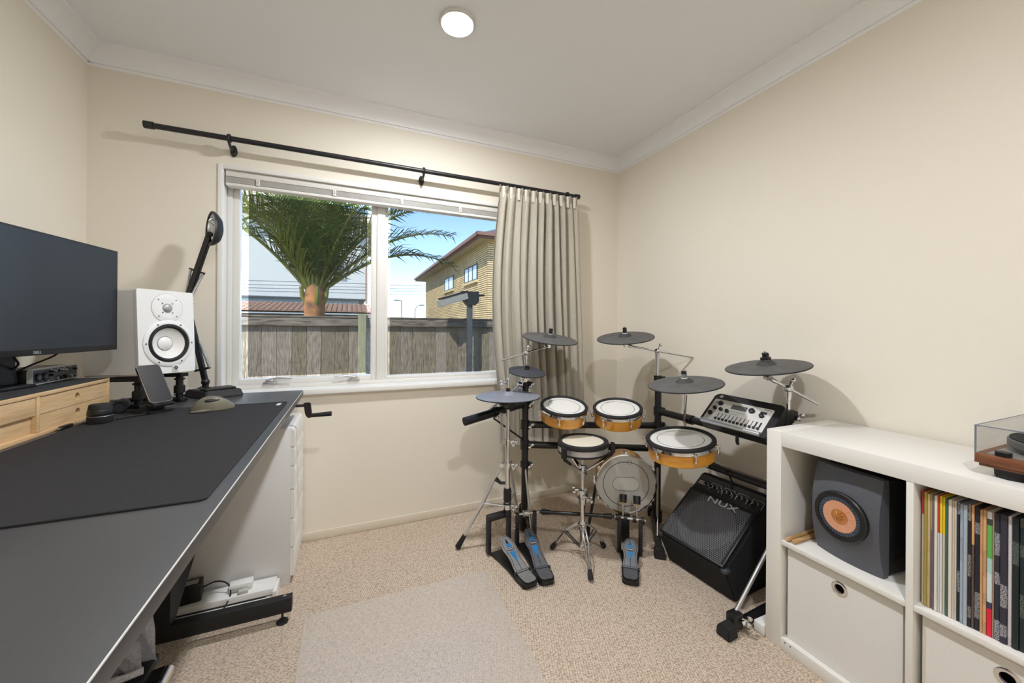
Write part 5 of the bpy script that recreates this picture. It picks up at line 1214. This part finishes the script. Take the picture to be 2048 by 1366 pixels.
# kick pad -----------------------------------------------------------------------
KC = V((2.448, -.690, .327)); kn = V((math.sin(R(-28)), -math.cos(R(-28)), -.03)).normalized(); ku = UP.cross(kn).normalized(); kv = kn.cross(ku)
kr = .160
kk = thing('kick_pad', 'upright kick drum pad with grey head and amber shell behind the pedal', 'drum', m=frame(KC, ku, kv, kn))
bm = B(); lathe(bm, [(kr * .94, -.012), (kr * .94, -.115), (kr * .90, -.120), (0, -.120)], 64); obj('shell', bm, amber, kk)
bm = B(); lathe(bm, [(kr * .945, .002), (kr * .965, .006), (kr, .004), (kr * 1.0, -.006), (kr * .985, -.016), (kr * .94, -.018)], 64); obj('chrome_hoop', bm, chrome, kk)
bm = B(); lathe(bm, [(kr * .95, .001), (0, .001)], 64); kh = obj('head', bm, headg, kk)
bm = B(); lathe(bm, [(kr * .735, .0013), (kr * .745, .0017), (kr * .755, .0013)], 64); obj('printed_ring', bm, ink, kh)
pts = [(x, y, .0016) for x, y in rrect(-.070, .070, -.036, .036, .0355, 8)]; bm = B(); tube(bm, pts + [pts[0]], .0008, 4); obj('printed_oval', bm, ink, kh)
bm = B(); prism(bm, rrect(-.069, .069, -.035, .035, .0345, 8), .0005, Mx.Translation((0, 0, .0011))); obj('impact_patch', bm, mat('patch_grey', (194, 193, 184), .6), kh)
bm = B(); ring(bm, .011, .0007, Mx.Translation((.016, kr * .735, .0015)), 20, 4)
for k in range(7): cbox(bm, (-.022 + .005 * k, kr * .735, .0015), (.003, .004, .0006))
obj('printed_mark', bm, ink, kh)
for an in (90, 150, 210, -30, 30):
    d = V((math.cos(R(an)), math.sin(R(an)), 0)); lm = frame((0, 0, 0), d, UP.cross(d), UP)
    bm = B(); cbox(bm, (kr + .005, 0, -.006), (.014, .018, .012), .003, lm); cyl(bm, lm @ V((kr + .006, 0, .004)), lm @ V((kr + .006, 0, -.05)), .003, seg=8); ball(bm, (0, 0, 0), 1, (.007, .007, .014), 10, lm @ Mx.Translation((kr + .002, 0, -.052))); obj('lug', bm, chrome, kk)
km = WM[kk.name]
for s in (-1, 1):
    a = km @ V((s * kr * .90, -.02, -.075)); b_ = V((a.x, a.y, .004)) + ku * s * .05
    bm = B(); tube(bm, [a, b_], .008, 10); lg = obj('spur', bm, blackm, kk, True)
    bm = B(); tube(bm, [b_, b_ + (a - b_).normalized() * .045], [.013, .011], 12); obj('rubber_foot', bm, rubber, lg, True)
    bm = B(); cbox(bm, (0, 0, 0), (.03, .03, .05), .005, frame(km @ V((s * kr * .95, -.01, -.07)), ku, UP.cross(ku), UP)); obj('spur_bracket', bm, chrome, lg, True)
base_f = V((KC.x, KC.y, 0)) + kn * .01
bm = B(); cbox(bm, (0, 0, 0), (.05, .07, .155), .004, frame(V((KC.x, KC.y, .0875)) - V((kn.x, kn.y, 0)) * .05, V((ku.x, ku.y, 0)), V((-kn.x, -kn.y, 0)).normalized(), UP)); obj('pedal_mount', bm, black, kk, True)

# pedals ----------------------------------------------------------------------------
steel = mat('pedal_steel', (126, 128, 134), .38, .6, noise=(40, .1)); steel2 = mat('pedal_steel_light', (160, 160, 160), .4, .5, noise=(40, .1))
blue = mat('pedal_blue', (38, 122, 178), .4)
def outline(L):
    pr_ = [(0, .018), (.008, .033), (.03, .041), (.06, .042), (.10, .036), (.14, .031), (.18, .034), (.215, .040), (.245, .034), (.270, .024), (.285, .012)]
    k = L / .285
    return [(-w, y * k) for y, w in pr_] + [(w, y * k) for y, w in pr_[::-1]]
def pedal(name, label, heel, toe, hz=.030, tz=.105, stl=steel, spring=True):
    heel, toe = V((*heel, 0)), V((*toe, 0)); yd = (toe - heel).normalized(); L = (toe - heel).length
    t = thing(name, label, 'pedal', m=frame(heel, yd.cross(UP), yd, UP))
    bm = B(); prism(bm, [(-.037, .0), (-.026, -.010), (.026, -.010), (.037, .0), (.039, .06), (.036, .14), (.040, L * .8), (.05, L + .03), (-.05, L + .03), (-.040, L * .8), (-.036, .14), (-.039, .06)], .012, Mx.Translation((0, 0, .0004)), .002); obj('base_plate', bm, black, t)
    sl = math.atan2(tz - hz, L - .07); bmx = Mx.Translation((0, .066, hz)) @ Mx.Rotation(sl, 4, 'X')
    ol = [(x, y - .07) for x, y in outline(.285 * L / .285) if y >= .069]
    L2 = L - .07
    pr_ = [(0, .036), (.03, .033), (.07, .027), (.10, .029), (.135, .037), (.165, .034), (.195, .024), (.215, .014)]; k = L2 / .215
    ol = [(-w, y * k) for y, w in pr_] + [(w, y * k) for y, w in pr_[::-1]]
    bm = B(); prism(bm, ol, .009, bmx, .002); fbd = obj('footboard', bm, stl, t)
    bm = B(); oi = [(x * .82, y * .93 + .006) for x, y in ol]; tube(bm, [bmx @ V((x, y, .0095)) for x, y in oi + oi[:1]], .0010, 5); obj('border_line', bm, ink, fbd)
    bm = B(); prism(bm, [(-.037, 0.0), (-.038, .028), (-.038, .064), (.038, .064), (.038, .028), (.037, 0), (.032, -.014), (.02, -.024), (-.02, -.024), (-.032, -.014)], .020, Mx.Translation((0, .004, .0125)), .004); hp = obj('heel_plate', bm, black, t)
    bm = B(); prism(bm, [(-.031, .002), (-.032, .058), (.032, .058), (.031, .002), (.027, -.010), (.016, -.018), (-.016, -.018), (-.027, -.010)], .0015, Mx.Translation((0, .004, .0325)), .0005); obj('heel_top', bm, stl, hp)
    for x in (-.036, .036):
        bm = B(); cyl(bm, (x - .005, .066, hz + .002), (x + .005, .066, hz + .002), .008, seg=12); obj('hinge', bm, black, hp)
    q = L2
    def decal(nm, poly, m_): b2 = B(); prism(b2, poly, .0006, bmx @ Mx.Translation((0, 0, .0092))); obj(nm, b2, m_, fbd, smooth=False)
    decal('blue_flash', [(-.015, q * .66), (.015, q * .66), (.0, q * .88)], blue); decal('dark_flash', [(-.008, q * .76), (.008, q * .76), (.0, q * .92)], ink)
    decal('blue_flash', [(-.015, q * .53), (.015, q * .53), (.0, q * .20)], blue); decal('groove', [(-.0016, q * .30), (.0016, q * .30), (.0012, q * .02), (-.0012, q * .02)], ink)
    el = [(.021 * math.cos(R(20 * k)), q * .595 + .0075 * math.sin(R(20 * k))) for k in range(18)]; decal('badge', el, ink)
    obj('badge_lettering', text_bm('MAPEX', .0105, .0003, bmx @ Mx.Translation((0, q * .595, .0102))), wprint, fbd, smooth=False)
    return t, yd, L, bmx, q
def tower(t, L, w, h, par=None):
    o = []
    for s in (-1, 1):
        bm = B(); box(bm, (s * w - .010, L + .0, .010), (s * w + .010, L + .028, h), .004); o.append(obj('upright', bm, blackm, t))
    return o
def coil(bm, a, b_, r, n=10):
    a, b_ = V(a), V(b_); m_, Ln = axm(a, b_); pts = [m_ @ V((r * math.cos(2 * math.pi * n * k / (n * 8)), r * math.sin(2 * math.pi * n * k / (n * 8)), Ln * k / (n * 8))) for k in range(n * 8 + 1)]
    return tube(bm, pts, .0012, 4)
# main kick pedal
kd = V((kn.x, kn.y, 0)).normalized(); mtoe = V((KC.x, KC.y, 0)) + kd * .10; mheel = V((2.262, -.948, 0))
t, yd, L, bmx, q = pedal('kick_pedal', 'bass drum pedal with two beaters in front of the kick pad', mheel.xy, mtoe.xy)
ups = tower(t, L, .052, .190)
bm = B(); cyl(bm, (-.075, L + .014, .185), (.075, L + .014, .185), .007, seg=14); obj('axle', bm, chrome, t)
for x in (-.062, -.022, .022, .062):
    bm = B(); cyl(bm, (x - .009, L + .014, .185), (x + .009, L + .014, .185), .016, seg=18); obj('cam', bm, black, t)
bm = B(); coil(bm, (.0, L + .006, .178), bmx @ V((0, q - .01, .010)), .004, 9); obj('chain', bm, satin, t)
for s in (-1, 1):
    bm = B(); coil(bm, (s * .072, L + .02, .05), (s * .072, L + .014, .172), .006, 12); obj('spring', bm, satin, t)
for x in (-.034, .034):
    a = V((x, L + .014, .185)); e_ = V((x, L + .052, .262)); d = (e_ - a).normalized()
    bm = B(); cyl(bm, a, e_, .0035, seg=10); br_ = obj('beater_rod', bm, chrome, t)
    bm = B(); cyl(bm, e_ + V((0, -.016, -.005)), e_ + V((0, .014, .0)), .020, seg=24); obj('beater_head', bm, mat('beater_felt', (206, 188, 160), .8), br_)
    bm = B(); cyl(bm, e_ + V((0, -.010, .002)) + d * -.012, e_ + V((0, -.012, 0)) + d * .030, .0185, .019, seg=24); obj('beater_cap', bm, black, br_)
mainm = WM[t.name]; Lm = L
# slave pedal
t, yd, L, bmx, q = pedal('slave_pedal', 'second bass drum pedal right beside the hi-hat pedal', (1.912, -.802), (1.950, -.505))
tower(t, L, .048, .180)
bm = B(); cyl(bm, (-.062, L + .014, .172), (.075, L + .014, .172), .007, seg=14); obj('axle', bm, chrome, t)
bm = B(); cyl(bm, (-.012, L + .014, .172), (.012, L + .014, .172), .017, seg=18); obj('cam', bm, satin, t)
bm = B(); coil(bm, (.0, L + .006, .165), bmx @ V((0, q - .01, .010)), .004, 9); obj('chain', bm, mat('bronze_chain', (140, 110, 84), .4, .8), t)
bm = B(); coil(bm, (-.062, L + .02, .05), (-.062, L + .014, .16), .006, 12); obj('spring', bm, satin, t)
sa = WM[t.name] @ V((.078, L + .014, .172)); sb2 = mainm @ V((-.078, Lm + .014, .185))
ds = thing('drive_shaft', 'black telescopic drive shaft joining the two bass drum pedals', 'drive shaft', (sa + sb2) / 2)
dd_ = (sb2 - sa).normalized()
bm = B(); cyl(bm, sa + dd_ * .03, sb2 - dd_ * .03, .0095, seg=16); obj('shaft', bm, blackm, ds, True)
for p, s in ((sa, 1), (sb2, -1)):
    bm = B(); cyl(bm, p + dd_ * s * .012, p + dd_ * s * .055, .0145, .012, seg=16); cyl(bm, p, p + dd_ * s * .02, .008, seg=12); obj('universal_joint', bm, black, ds, True)
# hi-hat stand with its pedal
HX, HY = 1.842, -.499
hp_t, yd, L, bmx, q = pedal('hi_hat_pedal', 'silver grey hi-hat footboard at the base of the chrome hi-hat stand', (1.834, -.790), (1.802, -.520), stl=steel2)
hh = thing('hi_hat_stand', 'tall chrome hi-hat stand with sprawling leg left of the kit', 'hi-hat stand', (HX, HY, 0))
def hz(py): return dep(1013, py, (V((HX, HY, 0)) - CAM).dot(FW)).z
bm = B(); 
for x in (-.058, .058): box(bm, (x - .010, L + .015, .012), (x + .010, L + .045, .185), .004, WM[hp_t.name])
box(bm, (-.068, L + .012, .175), (.068, L + .048, .205), .008, WM[hp_t.name]); obj('pedal_frame', bm, mat('frame_black', (34, 34, 36), .5), hh, True)
bm = B(); cyl(bm, (HX, HY, .19), (HX, HY, .25), .020, seg=18); obj('base_socket', bm, black, hh, True)
bm = B(); cyl(bm, (HX, HY, .22), (HX, HY, hz(930)), .0135, seg=20); obj('lower_tube', bm, chrome, hh, True)
bm = B(); cyl(bm, (HX, HY, hz(935)), (HX, HY, hz(820)), .0105, seg=18); obj('upper_tube', bm, chrome, hh, True)
bm = B(); lathe(bm, [(0, hz(1003)), (.017, hz(1003)), (.021, hz(998)), (.021, hz(982)), (.018, hz(976)), (0, hz(976))], 10, Mx.Translation((HX, HY, 0))); obj('spring_housing', bm, black, hh, True)
for py, r_ in ((930, .022), (884, .017), (1012, .022)):
    bm = B(); z = hz(py); cyl(bm, (HX, HY, z - .012), (HX, HY, z + .012), r_, seg=18); cbox(bm, (0, 0, 0), (.03, .02, .02), .004, frame(V((HX, HY, z)) + RT * .022, RT, FW, UP)); cl_ = obj('collar', bm, chrome, hh, True)
    bm = B(); chrome_wing(bm, V((HX, HY, z)) + RT * .035 - FW * .012, -FW + RT * .3); obj('wing_bolt', bm, chrome, cl_, True)
bm = B(); tube(bm, [V((HX, HY, hz(966))), V((HX, HY, hz(966))) - RT * .035, V((HX, HY, hz(958))) - RT * .06], [.008, .008, .012], 8); obj('memory_clamp', bm, black, hh, True)
zt_, zb_ = hz(930), hz(1012)
for fx_, fy_ in ((1.612, -.385), (2.02, -.26), ):
    f = V((fx_, fy_, .012)); d = V((fx_ - HX, fy_ - HY, 0)).normalized(); n_ = UP.cross(d); top = V((HX, HY, zt_)) + d * .03; knee = V((HX, HY, 0)) + d * ((f - V((HX, HY, .012))).length * .50) + V((0, 0, .245))
    bm = B(); tube(bm, [top, top.lerp(knee, .5) + d * .004, knee, knee.lerp(f, .9)], [.009, .0095, .0095, .0085], 10); lg = obj('leg', bm, mat('leg_pale_metal', (214, 214, 212), .3, .7), hh, True)
    bm = B(); tube(bm, [knee.lerp(f, .72), f], [.011, .016], 12); obj('rubber_foot', bm, rubber, lg, True)
    bm = B(); cyl(bm, V((HX, HY, zb_)) + d * .02, knee, .008, seg=10); obj('strut', bm, mat('leg_pale_metal', (0, 0, 0)), lg, True)
    bm = B(); cyl(bm, top - n_ * .014, top + n_ * .014, .012, seg=14); obj('leg_joint', bm, chrome, lg, True)
bm = B(); cyl(bm, (HX, HY, .812), (HX, HY, hz(736)), .0035, seg=10); obj('pull_rod', bm, chrome, hh, True)
bm = B(); cyl(bm, (HX, HY, .846), (HX, HY, .885), .010, seg=14); ball(bm, (HX, HY, .89), .011); ct_ = obj('clutch', bm, chrome, hh, True)
bm = B(); chrome_wing(bm, V((HX, HY, .872)) - RT * .018, -RT); obj('wing_bolt', bm, chrome, ct_, True)
bm = B(); lathe(bm, [(0, .742), (.020, .742), (.030, .752), (.052, .765), (.052, .785), (.035, .797), (0, .797)], 28, Mx.Translation((HX, HY, 0))); obj('hi_hat_controller', bm, black, hh, True)
for dx_, z0, z1 in ((-.036, 850, 906), (-.027, 846, 903)):
    p = V((HX, HY, 0)) + RT * dx_; bm = B(); cyl(bm, (p.x, p.y, hz(z1)), (p.x, p.y, hz(826)), .0026, seg=8); obj('hanging_rod', bm, satin, hh, True)

# drum module ------------------------------------------------------------------------
mw, mh = .262, .132
mmx = Mx.Translation((2.663, -1.158, .778)) @ Mx.Rotation(R(-83.5), 4, 'Z') @ Mx.Rotation(R(-48.3), 4, 'X') @ Mx.Rotation(R(2.5), 4, 'Y')
md = thing('drum_module', 'drum sound module with white fader panel mounted on the rack', 'drum module', m=mmx)
def fz(x, z, y=-.0): return frame((x, y, z), (1, 0, 0), (0, 0, 1), (0, -1, 0))
bm = B(); prism(bm, rrect(-mw / 2 - .014, mw / 2 + .03, -mh / 2 - .012, mh / 2 + .036, .018), .045, fz(0, 0, .048), .004); obj('housing', bm, black, md)
bm = B(); prism(bm, rrect(-mw / 2, mw / 2, -mh / 2, mh / 2, .005), .003, fz(0, 0, .003), .001); fp = obj('face_panel', bm, mat('module_white', (222, 220, 214), .4, .1), md)
bm = B(); cyl(bm, (-mw / 2, -.001, -mh / 2 - .003), (mw / 2, -.001, -mh / 2 - .003), .010, seg=16); obj('front_roll', bm, mat('module_silver', (206, 207, 210), .25, .7), md)
for k in range(12):
    x = -.073 + k * .0168; big = k >= 7
    bm = B(); cbox(bm, (x, -.0006, -.030), (.0022 if k < 10 else .006, .0012, .038)); f_ = obj('fader_slot', bm, ink, fp)
    bm = B(); cbox(bm, (x, -.005, -.046), (.0085, .008, .009), .0015); obj('fader_cap', bm, black, f_)
for x, z, r_ in ((-.092, .042, .0115), (-.105, .010, .0085), (-.075, .008, .0085), (-.045, .006, .0085), (-.112, -.022, .0105), (.052, .036, .0125), (.098, .022, .010)):
    bm = B(); lathe(bm, [(0, 0), (r_, 0), (r_ * .9, .010), (r_ * .6, .012), (0, .012)], 20, fz(x, z)); obj('knob', bm, black, fp)
bm = B(); cbox(bm, (-.005, -.0006, .038), (.068, .0012, .024)); obj('display', bm, mat('lcd_grey', (92, 94, 92), .3), fp)
bm = B(); cbox(bm, (.098, -.0006, .040), (.026, .0012, .012)); obj('indicator_window', bm, ink, fp)
for k in range(8):
    bm = B(); cbox(bm, (-.030 + .014 * (k % 5), -.0012, .012 - .012 * (k // 5)), (.009, .0024, .005), .0008); obj('button', bm, mat('button_grey', (196, 196, 192), .5), fp)
for k in range(6):
    bm = B(); cbox(bm, (-.118 + .005 * k, -.0005, .046), (.0032, .0008, .004)); obj('printed_mark', bm, ink, fp)
for k in range(5):
    bm = B(); cbox(bm, (.098 + .006 * k, -.0005, .059), (.004, .0008, .003)); obj('printed_mark', bm, ink, fp)
bm = B(); lathe(bm, [(0, 0), (.0085, 0), (.0085, .001), (0, .001)], 24, fz(-.112, mh / 2 + .018, .0025)); obj('emblem', bm, satin, md)
mb0 = mmx @ V((0.02, .048, 0)); bm = B(); tube(bm, [mb0, V((2.77, mb0.y, .70)), V((P2.x + .01, mb0.y, bars[2][0].z))], .012, 10); obj('module_bracket', bm, blackm, rk, True)
bm = B(); q0 = mmx @ V((.03, .03, -mh / 2 - .012)); tube(bm, [q0, q0 + V((0, 0, -.03)), q0 + V((-.012, -.012, -.035))], .007, 8); obj('bracket_lever', bm, black, md, True)

# amplifier -------------------------------------------------------------------------
amp = thing('amplifier', 'black wedge drum amplifier with mesh grille on the carpet by the wall', 'amplifier', m=frame((2.535, -1.045, 0), (.075, -.997, 0), (.997, .075, 0), UP))
# local: x to the viewer's right (towards camera), y towards the wall, z up
aw = .172
AP = [(.045, .0), (-.030, .155), (.300, .395), (.345, .385), (.358, .06), (.345, .0)]
bm = B(); prism(bm, AP, 2 * aw, frame((-aw, 0, 0), (0, 1, 0), (0, 0, 1), (1, 0, 0)), .006); obj('cabinet', bm, carpet_box, amp)
g0, g1_ = V((0, -.030, .155)), V((0, .300, .395)); gd = (g1_ - g0).normalized(); gn = V((0, -gd.z, gd.y)); GL = (g1_ - g0).length
gfm = frame(g0 + gn * .002, (1, 0, 0), gd, gn)        # local: x right, y up the slope, z out
bm = B(); box(bm, (-aw + .012, .010, -.001), (aw - .012, .290, .002), .001, gfm); obj('baffle', bm, mat('baffle_black', (26, 27, 29), .7), amp)
cyy = .150
bm = B(); lathe(bm, [(.128, .0022), (.126, .005), (.112, .006), (.106, .0035), (.098, .005), (.088, .0032), (.045, .0024), (.042, .0035), (.03, .006), (0, .007)], 56, gfm @ Mx.Translation((0, cyy, 0))); obj('speaker_cone', bm, mat('cone_dark', (74, 75, 78), .45), amp)
bm = B()                                             # hexagonal wire mesh
hexr = .0050; dxh = hexr * math.sqrt(3); rows = int(.272 / (hexr * 1.5)); cols = int((2 * aw - .034) / dxh)
for r_ in range(rows):
    for c_ in range(cols):
        cx = -aw + .020 + (c_ + .5 * (r_ % 2)) * dxh; cy_ = .016 + r_ * hexr * 1.5
        vs_o = [bm.verts.new(gfm @ V((cx + hexr * .97 * math.sin(R(60 * k)), cy_ + hexr * .97 * math.cos(R(60 * k)), .0105))) for k in range(6)]
        vs_i = [bm.verts.new(gfm @ V((cx + hexr * .70 * math.sin(R(60 * k)), cy_ + hexr * .70 * math.cos(R(60 * k)), .0100))) for k in range(6)]
        for k in range(6): bm.faces.new((vs_o[k], vs_o[(k + 1) % 6], vs_i[(k + 1) % 6], vs_i[k]))
gr = obj('grille_mesh', bm, mat('grille_grey', (116, 117, 120), .45, .3), amp, smooth=False); gr['kind'] = 'stuff'
bm = B()
for lo, hi in (((-aw + .008, .006, 0), (aw - .008, .016, .012)), ((-aw + .008, .284, 0), (aw - .008, .294, .012)), ((-aw + .008, .016, 0), (-aw + .018, .284, .012)), ((aw - .018, .016, 0), (aw - .008, .284, .012))): box(bm, lo, hi, .002, gfm)
obj('grille_frame', bm, black, amp)
obj('logo', text_bm('NUX', .050, .0025, gfm @ Mx.Translation((.020, .300 - .030, .014)) @ Mx.Diagonal((1.35, .80, 1, 1))), mat('logo_silver', (196, 198, 202), .35, .4), amp, smooth=False)
bm = B(); box(bm, (-aw + .010, .302, -.001), (aw - .010, GL - .012, .003), .001, gfm); cp_ = obj('control_panel', bm, mat('panel_black', (24, 24, 26), .45), amp)
for k in range(11):
    x = -aw + .062 + k * .0245; bm = B(); lathe(bm, [(0, 0), (.0068, 0), (.0058, .012), (0, .013)], 14, gfm @ Mx.Translation((x, .345, .003))); kb = obj('knob', bm, black, cp_)
    bm = B(); pts = [gfm @ V((x + .0105 * math.cos(R(a)), .345 + .0105 * math.sin(R(a)), .0033)) for a in range(-40, 230, 30)]; tube(bm, pts, .0007, 4); obj('dial_mark', bm, wprint, kb)
for k in range(4):
    bm = B(); pts = [gfm @ V((x_, y_, .0034)) for x_, y_ in ((-aw + .085 + k * .068, .325), (-aw + .085 + k * .068, .366), (-aw + .135 + k * .068, .366), (-aw + .135 + k * .068, .325))]; tube(bm, pts, .0007, 4); obj('panel_line', bm, wprint, cp_)
for k in range(3):
    bm = B(); box(bm, (-aw + .020, .337 + k * .008, .003), (-aw + .047 + (.014 if k == 0 else 0), .341 + k * .008, .0036), 0, gfm); obj('printed_mark', bm, wprint, cp_, smooth=False)
for x in (-aw, aw):
    bm = B(); cbox(bm, (x * .955, -.014, .150), (.030, .034, .022), .009, seg=3); obj('corner_protector', bm, mat('corner_plastic', (62, 64, 68), .4), amp)
    for y in (.06, .30):
        bm = B(); cyl(bm, (x * .85, y, -.0002), (x * .85, y, .006), .014, seg=14); obj('foot', bm, rubber, amp)
ca0 = dep(1424, 928, 1.83); ca1 = gfm
am = WM[amp.name]; jack = am @ (gfm @ V((.01, .372, .004)))
cbl = thing('audio_cable', 'thin black cable looping from the tom pad down to the amplifier', 'cable', jack)
tm = WM[t3.name]; bm = B(); tube(bm, curve([tm @ V((.06, .05, -.084)), dep(1428, 926, 1.80), dep(1450, 940, 1.82), jack + V((0, 0, .04)), jack]), .0035, 8); obj('cord', bm, rubber, cbl, True)
bm = B(); cyl(bm, jack, jack + V((-.004, 0, .03)), .007, seg=12); obj('jack_plug', bm, black, cbl, True)
